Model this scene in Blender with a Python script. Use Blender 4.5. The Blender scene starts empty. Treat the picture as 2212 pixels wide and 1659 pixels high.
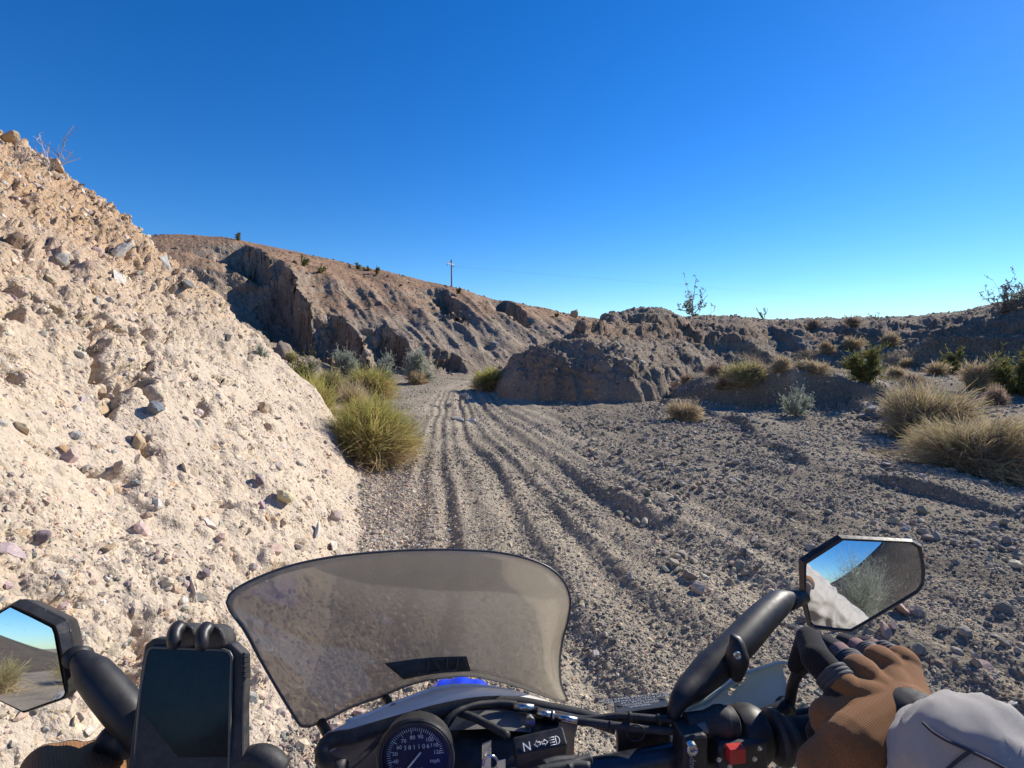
import bpy, bmesh, math, random
import numpy as np
from mathutils import Vector, Matrix, Quaternion

# ------------------------------------------------------------------ camera, sky, sun, exposure
SC = bpy.context.scene
COL = SC.collection
F, CX, CY, CAMZ, PITCH = 500.0, 512.0, 384.0, 1.6, math.radians(5.0)
SUN_AZ, SUN_EL = math.radians(52.0), math.radians(29.5)     # azimuth to the right of straight ahead

cam_data = bpy.data.cameras.new("camera")
cam_data.sensor_width = 36.0
cam_data.lens = 36.0 * F / 1024.0
cam_data.clip_start = 0.02
cam_data.clip_end = 3000.0
cam = bpy.data.objects.new("camera", cam_data)
COL.objects.link(cam)
cam.location = (0, 0, CAMZ)
cam.rotation_euler = (math.radians(90) - PITCH, 0, 0)
SC.camera = cam

world = bpy.data.worlds.new("World")
SC.world = world
world.use_nodes = True
wn, wl = world.node_tree.nodes, world.node_tree.links
wn.clear()
w_out = wn.new("ShaderNodeOutputWorld")
w_bg = wn.new("ShaderNodeBackground")
w_sky = wn.new("ShaderNodeTexSky")
w_sky.sky_type = 'NISHITA'
w_sky.sun_disc = False
w_sky.sun_elevation = SUN_EL
w_sky.sun_rotation = SUN_AZ
w_sky.altitude = 300
w_sky.air_density = 1.0
w_sky.dust_density = 0.05
w_sky.ozone_density = 3.0
w_hsv = wn.new("ShaderNodeHueSaturation")
w_hsv.inputs["Saturation"].default_value = 1.36
w_hsv.inputs["Value"].default_value = 1.0
wl.new(w_sky.outputs[0], w_hsv.inputs["Color"])
w_mul = wn.new("ShaderNodeMix"); w_mul.data_type = 'RGBA'; w_mul.blend_type = 'MULTIPLY'
w_mul.inputs[0].default_value = 1.0
w_mul.inputs[7].default_value = (0.54, 0.765, 1.03, 1)
wl.new(w_hsv.outputs[0], w_mul.inputs[6])
wl.new(w_mul.outputs[2], w_bg.inputs["Color"])
w_bg.inputs["Strength"].default_value = 0.110
wl.new(w_bg.outputs[0], w_out.inputs[0])

sun_data = bpy.data.lights.new("sun", 'SUN')
sun_data.energy = 5.0
sun_data.angle = math.radians(0.53)
sun_data.color = (1.0, 0.93, 0.82)
sun = bpy.data.objects.new("sun", sun_data)
COL.objects.link(sun)
SUN_DIR = Vector((math.sin(SUN_AZ) * math.cos(SUN_EL), math.cos(SUN_AZ) * math.cos(SUN_EL), math.sin(SUN_EL)))
sun.rotation_euler = SUN_DIR.to_track_quat('Z', 'Y').to_euler()
sun.location = (20, 15, 20)

SC.view_settings.view_transform = 'Standard'
SC.view_settings.look = 'None'
SC.view_settings.gamma = 1.0
SC.view_settings.exposure = 0.42
SC.render.engine = 'CYCLES'
SC.cycles.max_bounces = 8
SC.cycles.transparent_max_bounces = 12
SC.cycles.use_denoising = True
SC.cycles.denoiser = 'OPENIMAGEDENOISE'
SC.cycles.denoising_input_passes = 'RGB_ALBEDO_NORMAL'
SC.cycles.diffuse_bounces = 6

# ------------------------------------------------------------------ helpers
RNG = np.random.default_rng(7)
CP, SP = math.cos(PITCH), math.sin(PITCH)

def P(u, v, d):
    """world point seen at 1024x768 position (u, v), d metres along the view axis"""
    x, h = (u - CX) / F, -(v - CY) / F
    return Vector((x * d, (CP + h * SP) * d, CAMZ + (h * CP - SP) * d))

def Q(u2, v2, d):
    """same, from coordinates measured in the 2212-wide view of the photograph"""
    k = 1024.0 / 2212.0
    return P(u2 * k, v2 * k, d)

def G(u, v, z=0.0):
    h = -(v - CY) / F
    k = (z - CAMZ) / (h * CP - SP)
    return np.array([(u - CX) / F * k, (CP + h * SP) * k])

def _hash(ix, iy, iz, seed):
    h = (ix.astype(np.uint32) * np.uint32(374761393) + iy.astype(np.uint32) * np.uint32(668265263)
         + iz.astype(np.uint32) * np.uint32(2147483647 & 1274126177) + np.uint32(seed * 974711 + 12345))
    h = (h ^ (h >> np.uint32(13))) * np.uint32(1274126177)
    h = (h ^ (h >> np.uint32(15))) * np.uint32(2246822519)
    return h ^ (h >> np.uint32(16))

GRAD = RNG.normal(size=(256, 3)).astype(np.float32)
GRAD /= np.linalg.norm(GRAD, axis=1, keepdims=True)
GRAD2 = np.stack([np.cos(np.arange(256) * 2.399963), np.sin(np.arange(256) * 2.399963)], 1).astype(np.float32)

def perlin2(x, y, seed=0):
    x = np.asarray(x, np.float32); y = np.asarray(y, np.float32)
    xi, yi = np.floor(x).astype(np.int64), np.floor(y).astype(np.int64)
    fx, fy = x - xi, y - yi
    u, v = fx * fx * fx * (fx * (fx * 6 - 15) + 10), fy * fy * fy * (fy * (fy * 6 - 15) + 10)
    z0 = np.zeros_like(xi)
    out = 0
    for dx in (0, 1):
        wx = u if dx else 1 - u
        for dy in (0, 1):
            g = GRAD2[_hash(xi + dx, yi + dy, z0, seed) & np.uint32(255)]
            out = out + wx * (v if dy else 1 - v) * (g[..., 0] * (fx - dx) + g[..., 1] * (fy - dy))
    return out * 1.4

def perlin3(x, y, z, seed=0):
    x = np.asarray(x, np.float32); y = np.asarray(y, np.float32); z = np.asarray(z, np.float32)
    xi, yi, zi = (np.floor(a).astype(np.int64) for a in (x, y, z))
    fx, fy, fz = x - xi, y - yi, z - zi
    s = lambda t: t * t * t * (t * (t * 6 - 15) + 10)
    u, v, w = s(fx), s(fy), s(fz)
    out = 0
    for dx in (0, 1):
        wx = u if dx else 1 - u
        for dy in (0, 1):
            wxy = wx * (v if dy else 1 - v)
            for dz in (0, 1):
                g = GRAD[_hash(xi + dx, yi + dy, zi + dz, seed) & np.uint32(255)]
                out = out + wxy * (w if dz else 1 - w) * (g[..., 0] * (fx - dx) + g[..., 1] * (fy - dy) + g[..., 2] * (fz - dz))
    return out * 1.5

def fbm2(x, y, octv=4, seed=0, gain=0.5):
    a, s, o = 1.0, 0.0, 0.0
    for i in range(octv):
        s = s + a * perlin2(x * 2 ** i + 17.3 * i, y * 2 ** i - 9.1 * i, seed + i)
        o += a; a *= gain
    return s / o

def fbm3(x, y, z, octv=4, seed=0, gain=0.5, ridged=False):
    a, s, o = 1.0, 0.0, 0.0
    for i in range(octv):
        n = perlin3(x * 2 ** i + 17.3 * i, y * 2 ** i - 9.1 * i, z * 2 ** i + 3.7 * i, seed + i)
        s = s + a * ((1 - 2 * np.abs(n)) if ridged else n)
        o += a; a *= gain
    return s / o

def worley3(x, y, z, seed=0):
    """distance to nearest and second nearest random point, and a random number per nearest cell"""
    x = np.asarray(x, np.float32); y = np.asarray(y, np.float32); z = np.asarray(z, np.float32)
    xi, yi, zi = (np.floor(a).astype(np.int64) for a in (x, y, z))
    f1 = np.full(x.shape, 9, np.float32); f2 = f1.copy(); rid = np.zeros(x.shape, np.float32)
    for dx in (-1, 0, 1):
        for dy in (-1, 0, 1):
            for dz in (-1, 0, 1):
                cx_, cy_, cz_ = xi + dx, yi + dy, zi + dz
                h = _hash(cx_, cy_, cz_, seed)
                ox = (h & np.uint32(1023)).astype(np.float32) / 1023; oy = ((h >> np.uint32(10)) & np.uint32(1023)).astype(np.float32) / 1023
                oz = ((h >> np.uint32(20)) & np.uint32(1023)).astype(np.float32) / 1023
                d = (cx_ + ox - x) ** 2 + (cy_ + oy - y) ** 2 + (cz_ + oz - z) ** 2
                m = d < f1
                f2 = np.where(m, f1, np.minimum(f2, d)); rid = np.where(m, (ox * 7.13 + oy * 3.7 + oz * 5.9) % 1.0, rid); f1 = np.where(m, d, f1)
    return np.sqrt(f1), np.sqrt(f2), rid

def blocks(x, y, z, size, seed, sq=1.35):
    """blocky relief: every cell stands out by its own amount, with clefts between (-1..1)"""
    k = 1.0 / size
    f1, f2, r = worley3(x * k, y * k, z * k * sq, seed)
    e = sstep(0.02, 0.22, f2 - f1)
    return (r * 2 - 1) * e * (1.0 - 0.35 * f1) - 0.55 * (1 - e)

def sstep(a, b, x):
    t = np.clip((x - a) / (b - a), 0, 1)
    return t * t * (3 - 2 * t)

def smax(a, b, k):
    h = np.clip(0.5 + 0.5 * (a - b) / k, 0, 1)
    return b * (1 - h) + a * h + k * h * (1 - h)

def smin(a, b, k):
    return -smax(-a, -b, k)

def sdist(poly, x, y):
    """signed distance to an open polyline; positive on its left side"""
    best = np.full(x.shape, 1e9); sg = np.ones(x.shape)
    poly = np.array(poly, float)
    n = len(poly)
    for i in range(n - 1):
        ax, ay = poly[i]; bx, by = poly[i + 1]
        ex, ey = bx - ax, by - ay
        l2 = ex * ex + ey * ey
        t = ((x - ax) * ex + (y - ay) * ey) / l2
        lo = -1e9 if i == 0 else 0.0
        hi = 1e9 if i == n - 2 else 1.0
        t = np.clip(t, lo, hi)
        px, py = x - ax - t * ex, y - ay - t * ey
        d = np.sqrt(px * px + py * py)
        c = ex * (y - ay) - ey * (x - ax)
        m = d < best - 1e-9
        best = np.where(m, d, best); sg = np.where(m, np.sign(c), sg)
    return best * sg

def along(poly, x, y):
    """distance to a polyline and 0..1 position along it"""
    best = np.full(x.shape, 1e9); tt = np.zeros(x.shape); sg = np.ones(x.shape)
    poly = np.array(poly, float)
    seg = np.linalg.norm(np.diff(poly, axis=0), axis=1); cum = np.concatenate([[0], np.cumsum(seg)])
    for i in range(len(poly) - 1):
        ax, ay = poly[i]; ex, ey = poly[i + 1] - poly[i]
        t = np.clip(((x - ax) * ex + (y - ay) * ey) / (ex * ex + ey * ey), 0, 1)
        px, py = x - ax - t * ex, y - ay - t * ey
        d = np.sqrt(px * px + py * py)
        m = d < best
        best = np.where(m, d, best); tt = np.where(m, (cum[i] + t * seg[i]) / cum[-1], tt)
        sg = np.where(m, np.sign(ex * (y - ay) - ey * (x - ax)), sg)
    return best, tt, sg

def mesh_from(name, verts, faces, col=None, smooth=False, attr="Col"):
    """verts (n,3); faces (m,k) equal-sized; col (n,3) point colours"""
    me = bpy.data.meshes.new(name)
    verts = np.asarray(verts, np.float32); faces = np.asarray(faces, np.int32)
    n, (m, k) = len(verts), faces.shape
    me.vertices.add(n); me.vertices.foreach_set("co", verts.ravel())
    me.loops.add(m * k); me.loops.foreach_set("vertex_index", faces.ravel())
    me.polygons.add(m)
    me.polygons.foreach_set("loop_start", np.arange(0, m * k, k, dtype=np.int32))
    me.polygons.foreach_set("use_smooth", np.full(m, smooth, dtype=bool))
    me.update(calc_edges=True)
    if col is not None:
        ca = me.color_attributes.new(attr, 'FLOAT_COLOR', 'POINT')
        c4 = np.ones((n, 4), np.float32); c4[:, :3] = np.clip(col, 0, 1)
        ca.data.foreach_set("color", c4.ravel())
    return me

def add_obj(name, me, mat=None, parent=None, **props):
    o = bpy.data.objects.new(name, me)
    COL.objects.link(o)
    if mat is not None and me is not None:
        me.materials.append(mat)
    if parent is not None:
        o.parent = parent
    for k, v in props.items():
        o[k] = v
    return o

def tag(o, label, category, group=None):
    o["label"] = label; o["category"] = category
    if group: o["group"] = group
    return o

# ------------------------------------------------------------------ materials
class NT:
    def __init__(self, name):
        self.m = bpy.data.materials.new(name); self.m.use_nodes = True
        self.n, self.l = self.m.node_tree.nodes, self.m.node_tree.links
        self.n.clear()
        self.out = self.n.new("ShaderNodeOutputMaterial")
    def add(self, t, **kw):
        nd = self.n.new(t)
        for k, v in kw.items():
            if k.startswith("i_"): nd.inputs[k[2:].replace("_", " ")].default_value = v
            else: setattr(nd, k, v)
        return nd
    def link(self, a, b): self.l.new(a, b)
    def math(self, op, a, b=None, clamp=False):
        nd = self.n.new("ShaderNodeMath"); nd.operation = op; nd.use_clamp = clamp
        for i, v in enumerate((a, b)):
            if v is None: continue
            if hasattr(v, "links"): self.l.new(v, nd.inputs[i])
            else: nd.inputs[i].default_value = v
        return nd.outputs[0]
    def mix(self, f, a, b, mode='MIX'):
        nd = self.n.new("ShaderNodeMix"); nd.data_type = 'RGBA'; nd.blend_type = mode
        for s, v in ((nd.inputs[0], f), (nd.inputs[6], a), (nd.inputs[7], b)):
            if hasattr(v, "links"): self.l.new(v, s)
            else: s.default_value = v if not isinstance(v, tuple) else (*v[:3], 1)
        return nd.outputs[2]
    def ramp(self, fac, stops, interp='LINEAR'):
        nd = self.n.new("ShaderNodeValToRGB"); nd.color_ramp.interpolation = interp
        els = nd.color_ramp.elements
        while len(els) < len(stops): els.new(0.5)
        for e, (p, c) in zip(els, stops):
            e.position = p; e.color = (*c, 1) if len(c) == 3 else c
        self.l.new(fac, nd.inputs[0])
        return nd.outputs[0]

def simple_mat(name, col, rough=0.5, metal=0.0, var=0.12, bump=0.0, scale=60.0, spec=0.5, coat=0.0, dust=0.0):
    t = NT(name)
    b = t.add("ShaderNodeBsdfPrincipled")
    tc = t.add("ShaderNodeTexCoord")
    nz = t.add("ShaderNodeTexNoise", i_Scale=scale, i_Detail=5.0, i_Roughness=0.6)
    t.link(tc.outputs["Object"], nz.inputs["Vector"])
    lo = tuple(c * (1 - var) for c in col); hi = tuple(min(1, c * (1 + var)) for c in col)
    c = t.ramp(nz.outputs[0], [(0.3, lo), (0.7, hi)])
    if dust > 0:
        n2 = t.add("ShaderNodeTexNoise", i_Scale=scale * 0.4, i_Detail=8.0, i_Roughness=0.75)
        t.link(tc.outputs["Object"], n2.inputs["Vector"])
        f = t.math('MULTIPLY', t.ramp(n2.outputs[0], [(0.45, (0, 0, 0)), (0.7, (1, 1, 1))]), dust)
        c = t.mix(f, c, (0.34, 0.29, 0.23))
    t.link(c, b.inputs["Base Color"])
    b.inputs["Roughness"].default_value = rough
    r = t.ramp(nz.outputs[0], [(0.3, (rough * 0.85,) * 3), (0.7, (min(1, rough * 1.15),) * 3)])
    t.link(r, b.inputs["Roughness"])
    b.inputs["Metallic"].default_value = metal
    b.inputs["Specular IOR Level"].default_value = spec
    b.inputs["Coat Weight"].default_value = coat
    if bump > 0:
        bp = t.add("ShaderNodeBump", i_Strength=1.0, i_Distance=bump)
        t.link(nz.outputs[0], bp.inputs["Height"]); t.link(bp.outputs[0], b.inputs["Normal"])
    t.link(b.outputs[0], t.out.inputs[0])
    return t.m

def attr_mat(name, rough=0.9, spec=0.2, trans=0.0, noise=0.0, nscale=30.0):
    """colour from the mesh's own point colours"""
    t = NT(name)
    b = t.add("ShaderNodeBsdfPrincipled")
    a = t.add("ShaderNodeAttribute", attribute_name="Col")
    c = a.outputs["Color"]
    if noise:
        tc = t.add("ShaderNodeTexCoord")
        nz = t.add("ShaderNodeTexNoise", i_Scale=nscale, i_Detail=4.0)
        t.link(tc.outputs["Object"], nz.inputs["Vector"])
        g = t.ramp(nz.outputs[0], [(0.25, (1 - noise,) * 3), (0.75, (1 + noise,) * 3)])
        c = t.mix(1.0, c, g, 'MULTIPLY')
        bp = t.add("ShaderNodeBump", i_Strength=0.6, i_Distance=0.01)
        t.link(nz.outputs[0], bp.inputs["Height"]); t.link(bp.outputs[0], b.inputs["Normal"])
    t.link(c, b.inputs["Base Color"])
    b.inputs["Roughness"].default_value = rough
    b.inputs["Specular IOR Level"].default_value = spec
    sh = b.outputs[0]
    if trans:
        tr = t.add("ShaderNodeBsdfTranslucent"); t.link(c, tr.inputs[0])
        mx = t.add("ShaderNodeMixShader"); mx.inputs[0].default_value = trans
        t.link(sh, mx.inputs[1]); t.link(tr.outputs[0], mx.inputs[2]); sh = mx.outputs[0]
    t.link(sh, t.out.inputs[0])
    return t.m

def earth_mat(name, cell, mixamt, stones, bump, fine, soil_var=0.25):
    """earth with embedded grains: base tint from the mesh, two sizes of Voronoi stones on top"""
    t = NT(name)
    b = t.add("ShaderNodeBsdfPrincipled", i_Roughness=0.95)
    b.inputs["Specular IOR Level"].default_value = 0.15
    a = t.add("ShaderNodeAttribute", attribute_name="Col")
    tc = t.add("ShaderNodeTexCoord")
    co = tc.outputs["Object"]
    # a little warping so cells are not clean polygons
    wz = t.add("ShaderNodeTexNoise", i_Scale=1.7 / cell, i_Detail=2.0)
    t.link(co, wz.inputs["Vector"])
    wm = t.add("ShaderNodeVectorMath", operation='MULTIPLY_ADD')
    t.link(wz.outputs["Color"], wm.inputs[0]); wm.inputs[1].default_value = (cell * 0.5,) * 3
    t.link(co, wm.inputs[2])
    co = wm.outputs[0]
    n1 = t.add("ShaderNodeTexNoise", i_Scale=0.7, i_Detail=7.0, i_Roughness=0.65)
    t.link(tc.outputs["Object"], n1.inputs["Vector"])
    g = t.ramp(n1.outputs[0], [(0.3, (1 - soil_var,) * 3), (0.7, (1 + soil_var,) * 3)])
    base = t.mix(1.0, a.outputs["Color"], g, 'MULTIPLY')
    h = None
    for k, (cs, amt, bs) in enumerate(((cell, mixamt, 1.0), (cell * fine, mixamt * 0.8, fine * 1.2))):
        vo = t.add("ShaderNodeTexVoronoi", feature='F1', i_Scale=1.0 / cs, i_Randomness=1.0)
        t.link(co, vo.inputs["Vector"])
        sep = t.add("ShaderNodeSeparateColor"); t.link(vo.outputs["Color"], sep.inputs[0])
        tint = t.ramp(sep.outputs[0], stones)
        present = t.math('GREATER_THAN', sep.outputs[1], 0.45 if k == 0 else 0.25)
        core = t.math('LESS_THAN', vo.outputs["Distance"], 0.46)
        f = t.math('MULTIPLY', t.math('MULTIPLY', present, core), amt)
        tinted = t.mix(1.0, base, tint, 'MULTIPLY')
        base = t.mix(f, base, tinted)
        hh = t.math('MULTIPLY', t.math('MULTIPLY', t.math('SUBTRACT', 0.6, vo.outputs["Distance"], clamp=True), present), bs)
        h = hh if h is None else t.math('ADD', h, hh)
    nf = t.add("ShaderNodeTexNoise", i_Scale=3.0 / cell, i_Detail=4.0, i_Roughness=0.7)
    t.link(tc.outputs["Object"], nf.inputs["Vector"])
    h = t.math('ADD', h, t.math('MULTIPLY', nf.outputs[0], 0.5))
    bp = t.add("ShaderNodeBump", i_Strength=1.0, i_Distance=bump)
    t.link(h, bp.inputs["Height"]); t.link(bp.outputs[0], b.inputs["Normal"])
    t.link(base, b.inputs["Base Color"])
    t.link(b.outputs[0], t.out.inputs[0])
    return t.m
# ------------------------------------------------------------------ terrain (one height function, split into named pieces)
BANK_A = [(-9, -14), (-4, -7), (-1.6, -2.5), (-0.8, 0), (-0.85, 2), (-1.25, 4), (-1.5, 5.0), (-1.8, 6.2)]      # foot beside the track
BANK_B = [(-1.4, 5.3), (-1.75, 6.4), (-3.4, 7.9), (-9, 11), (-18, 15), (-40, 24)]           # far end of the bank
HILL_FOOT = [(-60, 18), (-16, 14), (-9, 14.2), (-5.8, 16.5), (-4.4, 20), (-1.6, 23), (2, 26), (8, 33), (16, 46), (40, 90)]
TERR = [(9, 40), (2.2, 24), (0.1, 18), (-0.5, 14.2), (0.5, 12.9), (2.4, 12.4), (4.0, 13.2), (5.0, 15.2), (6.4, 17.6),
        (9, 19.3), (12.5, 19.5), (14.6, 17.6), (15.4, 14), (15.5, 9), (15, 2), (14, -8), (12, -30)]
RISER = [(4.3, 13.4), (4.9, 12.4), (5.7, 11.9), (6.6, 11.5), (8.4, 11.9), (9.7, 12.5), (10.6, 14.2)]
LEDGE = [(4.0, 12.2), (4.15, 11), (4.35, 9.4), (4.0, 7.4), (3.75, 6.4), (3.95, 5.6), (4.5, 4.4), (5.4, 2.4), (6.2, -4), (7, -14)]
LEDGE2 = [(8.6, 12.6), (8.0, 11), (7.2, 9.4), (6.5, 7.6), (6.7, 6.2), (7.5, 4.5), (9, 0), (10, -12)]
ROAD_Y = [-30, -8, 0, 4, 8, 12, 16, 19, 22, 26, 32, 45]
ROAD_X = [2.5, 0.8, 0.15, -0.35, -1.0, -1.55, -1.9, -1.5, -0.3, 2.2, 7.5, 18]
CAP_U = [-400, 0, 160, 200, 240, 300, 375, 430, 451, 500, 570, 650, 1000]
CAP_Z = [10.5, 10.4, 9.4, 8.9, 8.5, 7.9, 6.8, 5.9, 5.6, 4.9, 4.0, 3.0, 2.0]
# gullies cut in the far hill: wall line from its foot upward, depth of the cut, width on the open (left) side
GULLIES = [
    ([(-5.3, 19.0), (-6.9, 22.0), (-8.6, 24.0)], 3.4, 4.2),
    ([(-8.3, 21.4), (-10.6, 24.5), (-12.8, 28.0)], 3.2, 3.6),
    ([(-12.6, 26.5), (-15.0, 29.5), (-17.0, 32.0)], 2.0, 2.2),
    ([(-4.0, 20.3), (-5.0, 22.2), (-6.2, 24.0)], 1.7, 1.0),
    ([(-2.3, 22.2), (-2.75, 23.4)], 1.3, 0.9),
    ([(-2.8, 28.5), (-4.6, 33.5)], 1.5, 1.2),
    ([(1.0, 33.0), (-1.2, 43.0)], 2.2, 2.0),
]

def H(x, y, detail=True):
    """height, region id (0 wash, 1 bank, 2 hill, 3 mound/terrace), and fields used for colouring"""
    x = np.asarray(x, np.float64); y = np.asarray(y, np.float64)
    r = np.hypot(x, y)
    wx = 0.5 * perlin2(x * 0.45, y * 0.45, 3) + 0.2 * perlin2(x * 1.3, y * 1.3, 4)
    wy = 0.5 * perlin2(x * 0.45 + 40, y * 0.45, 5) + 0.2 * perlin2(x * 1.3 + 40, y * 1.3, 6)
    far = sstep(4, 16, r)
    X, Y = x + wx * (0.35 + 0.9 * far), y + wy * (0.35 + 0.9 * far)
    Xh = x + 0.9 * perlin2(x * 0.16, y * 0.16, 8) + 0.30 * perlin2(x * 0.5, y * 0.5, 9)
    Yh = y + 0.9 * perlin2(x * 0.16 + 9, y * 0.16, 8) + 0.30 * perlin2(x * 0.5 + 9, y * 0.5, 9)
    # --- wash bed
    cx = np.interp(y, ROAD_Y, ROAD_X)
    t = x - cx
    g = 0.05 * fbm2(x * 0.35, y * 0.35, 3, 11)
    fan = np.interp(y, [1.5, 3, 4.5, 8, 12, 16, 22], [1.28, 1.12, .95, .66, .50, .44, .42])
    ww = t / fan + 0.13 * perlin2(x * 0.7, y * 0.22, 12) + 0.09 * perlin2(x * 2.0, y * 0.45, 13) + 0.022 * perlin2(x * 7, y * 3, 18)
    rutm = sstep(-1.5, -0.8, t) * (1 - sstep(3.4, 4.6, t / np.interp(y, [2, 8, 16], [1.2, .75, .5]))) * (1 - sstep(26, 34, y))
    ruts = 0.0
    for c, w, a in ((-0.95, .16, .03), (-0.50, .10, .07), (-0.24, .10, .09), (0.14, .13, .03), (0.50, .17, .15),
                    (0.86, .13, .20), (1.22, .20, .08), (1.62, .18, .23), (2.06, .15, .07), (2.55, .2, .17), (3.05, .22, .10), (3.65, .26, .10)):
        e = (ww - c) / w
        ruts = ruts - a * np.exp(-e * e) + 0.55 * a * np.exp(-((np.abs(e) - 1.7) / 0.65) ** 2)
    mod = 0.75 + 0.55 * perlin2(x * 0.9, y * 0.30, 14)
    mod = mod + 0.25 * perlin2(x * 3.1, y * 1.1, 23)
    g = g + 0.40 * np.sqrt(fan) * rutm * ruts * np.clip(mod, 0.0, 1.4)
    dL = sdist(LEDGE, X * 0.5 + x * 0.5, Y * 0.5 + y * 0.5)      # left side (positive) lies to the right of the photo line
    dL2 = sdist(LEDGE2, X, Y)
    up1 = sstep(-0.09, 0.07, dL) * (1 - sstep(12, 13.5, y) * 0.6)
    up2 = sstep(-0.15, 0.10, dL2)
    lb = np.clip(0.75 + 0.9 * perlin2(x * 0.7, y * 0.7, 19), 0.55, 1.2)
    g = g + 0.12 * up1 * lb - 0.07 * sstep(0.3, 2.0, dL) * up1 + 0.12 * up2 * lb
    rr = sstep(2.0, 3.2, t)
    g = g + rr * 0.05 * (perlin2((x * 0.75 + y * 0.6) * 1.5, (y * 0.75 - x * 0.6) * 0.28, 15)
                         + 0.6 * perlin2((x * 0.75 + y * 0.6) * 3.4, (y * 0.75 - x * 0.6) * 0.6, 16))
    # floor of the little amphitheatre on the right rises gently
    xm = x + 0.40 * perlin2(x * .3, y * .3, 25) + 0.16 * perlin2(x * .95, y * .95, 26)
    ym = y + 0.40 * perlin2(x * .3 + 7, y * .3, 25) + 0.16 * perlin2(x * .95 + 7, y * .95, 26)
    dT = sdist(TERR, xm, ym)
    nm = (xm > -3) & (xm < 10) & (ym > 10) & (ym < 24)
    if nm.any():                       # round the corners of the mound
        xa, ya = xm[nm], ym[nm]
        av = (dT[nm] + sum(sdist(TERR, xa + ox, ya + oy) for ox, oy in ((1, 0), (-1, 0), (0, 1), (0, -1), (.7, .7), (-.7, .7), (.7, -.7), (-.7, -.7)))) / 9
        dT[nm] = dT[nm] + (av - dT[nm]) * sstep(0.2, 1.2, dT[nm])
    g = g + 0.35 * sstep(4.5, 9, x) * sstep(11, 15, y) * (1 - sstep(24, 30, y))
    # remnant terrace with a low cut face
    dR = sdist(RISER, x + 0.25 * wx, y + 0.25 * wy)
    hw = np.interp(x, [4.2, 5.0, 5.6, 6.6, 8.0, 9.3, 10.6], [0.0, 0.40, 0.5, 0.80, 0.52, 0.24, 0])
    ris = 1.12 * hw * sstep(-0.03, 0.14, dR) * (1 - 0.75 * sstep(0.9, 3.2, dR))
    g = g + ris * (1 + 0.15 * perlin2(x * 1.5, y * 1.5, 17))
    # --- near bank on the left
    dA = sdist(BANK_A, x + 0.26 * wx + 0.05 * perlin2(x * 4, y * 4, 24), y + 0.26 * wy)
    dB = sdist(BANK_B, x + 0.3 * wx, y + 0.3 * wy)
    zA = np.interp(dA, [-1, 0, .15, .5, 1, 2, 3, 4.5, 6, 10, 30], [-.6, -.02, .15, .60, 1.14, 2.14, 3.06, 4.25, 5.3, 7.2, 9])
    zB = np.interp(dB, [-1, 0, .3, .8, 1.5, 4, 30], [-2.5, -.05, 1.0, 2.4, 3.8, 6.5, 14])
    zb = smin(zA, zB, 0.25)
    zb = zb + sstep(0.2, 1.2, zb) * (0.16 * fbm2(x * 0.9, y * 0.9, 3, 21) + 0.10 * perlin2(x * 0.4, y * 0.4, 22))
    # --- far hill
    dh = sdist(HILL_FOOT, Xh, Yh)
    cap = np.interp(512 + 500 * x / np.maximum(y, 2.0), CAP_U, CAP_Z)
    back = sstep(2, -10, y)
    zraw = np.interp(dh, [-4, 0, .6, 1.5, 3, 6, 10, 15, 20, 40], [-2, 0, .45, 1.15, 2.0, 3.5, 5.2, 7.1, 8.8, 14])
    cut = np.zeros_like(zraw)
    for poly, dep, wid in GULLIES:
        n1 = 0.30 * perlin2(x * 1.1, y * 1.1, 31) + 0.14 * perlin2(x * 3.1, y * 3.1, 32)
        d, tt, sg = along(poly, x + n1, y + 0.8 * n1)
        s = d * sg                        # positive to the left of the wall line (walking uphill)
        open_ = np.where(s > 0, np.exp(-(s / wid) ** 1.6), 1 - sstep(0.0, 0.22, -s))
        ends = sstep(-0.02, 0.12, tt) * (1 - sstep(0.72, 1.0, tt))
        ends = np.where(tt <= 0, np.exp(-d / 0.8), ends)
        cut = np.maximum(cut, dep * open_ * ends)
    rid = 1 - np.abs(perlin2((x * .85 + y * .5) * 0.55, (y * .85 - x * .5) * 0.10, 33)) * 2
    low = sstep(0.2, 1.5, zraw) * (1 - sstep(3.5, 6.5, zraw))
    zraw = zraw - 0.34 * low * (1 - rid) - 0.20 * low * np.abs(perlin2((x * .85 + y * .5) * 1.7, (y * .85 - x * .5) * 0.25, 34))
    zraw = zraw + sstep(0, 2, dh) * (0.30 * fbm2(x * 0.2, y * 0.2, 2, 35))
    zh = np.maximum(zraw - cut, np.minimum(zraw, 0.03 + 0.14 * dh))
    zh = smin(zh, cap + 0.25 * fbm2(x * 0.2, y * 0.2, 3, 36), 1.2)
    zh = np.where(y < 4, -1, zh)
    # --- mound and terrace on the right
    st = 0.16 * perlin2(x * 1.2, y * 1.2, 41) + 0.08 * perlin2(x * 3.3, y * 3.3, 42)
    dT = dT + st
    mound = np.interp(dT, [-2, 0, .12, .4, .8, 1.3, 1.75, 2.0, 2.1, 2.45, 2.55, 3.1, 4.0, 5.5, 8, 20],
                      [-1, -.05, .22, .74, 1.14, 1.44, 1.62, 1.76, 2.08, 2.34, 2.60, 2.88, 3.12, 3.27, 3.35, 3.55])
    slope = np.interp(dT, [-2, 0, .5, 2.0, 2.4, 2.55, 3.1, 3.25, 5.0, 7, 20],
                      [-1, -.05, .22, 1.02, 1.25, 1.85, 2.05, 2.25, 2.70, 2.88, 3.0])
    soft = np.interp(dT, [-2, 0, .6, 2.5, 4.5, 6.5, 8.5, 11, 24], [-1, -.05, .18, .85, 1.65, 2.30, 2.72, 2.85, 2.95])
    ua = 512 + 500 * x / np.maximum(y, 1.0)
    sw_ = sstep(730, 780, ua) * (1 - 0.85 * sstep(905, 940, ua)) * (y > 2) * (1 - 0.35 * sstep(0.15, 0.4, perlin2(x * .4, y * .4, 45)))
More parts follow.
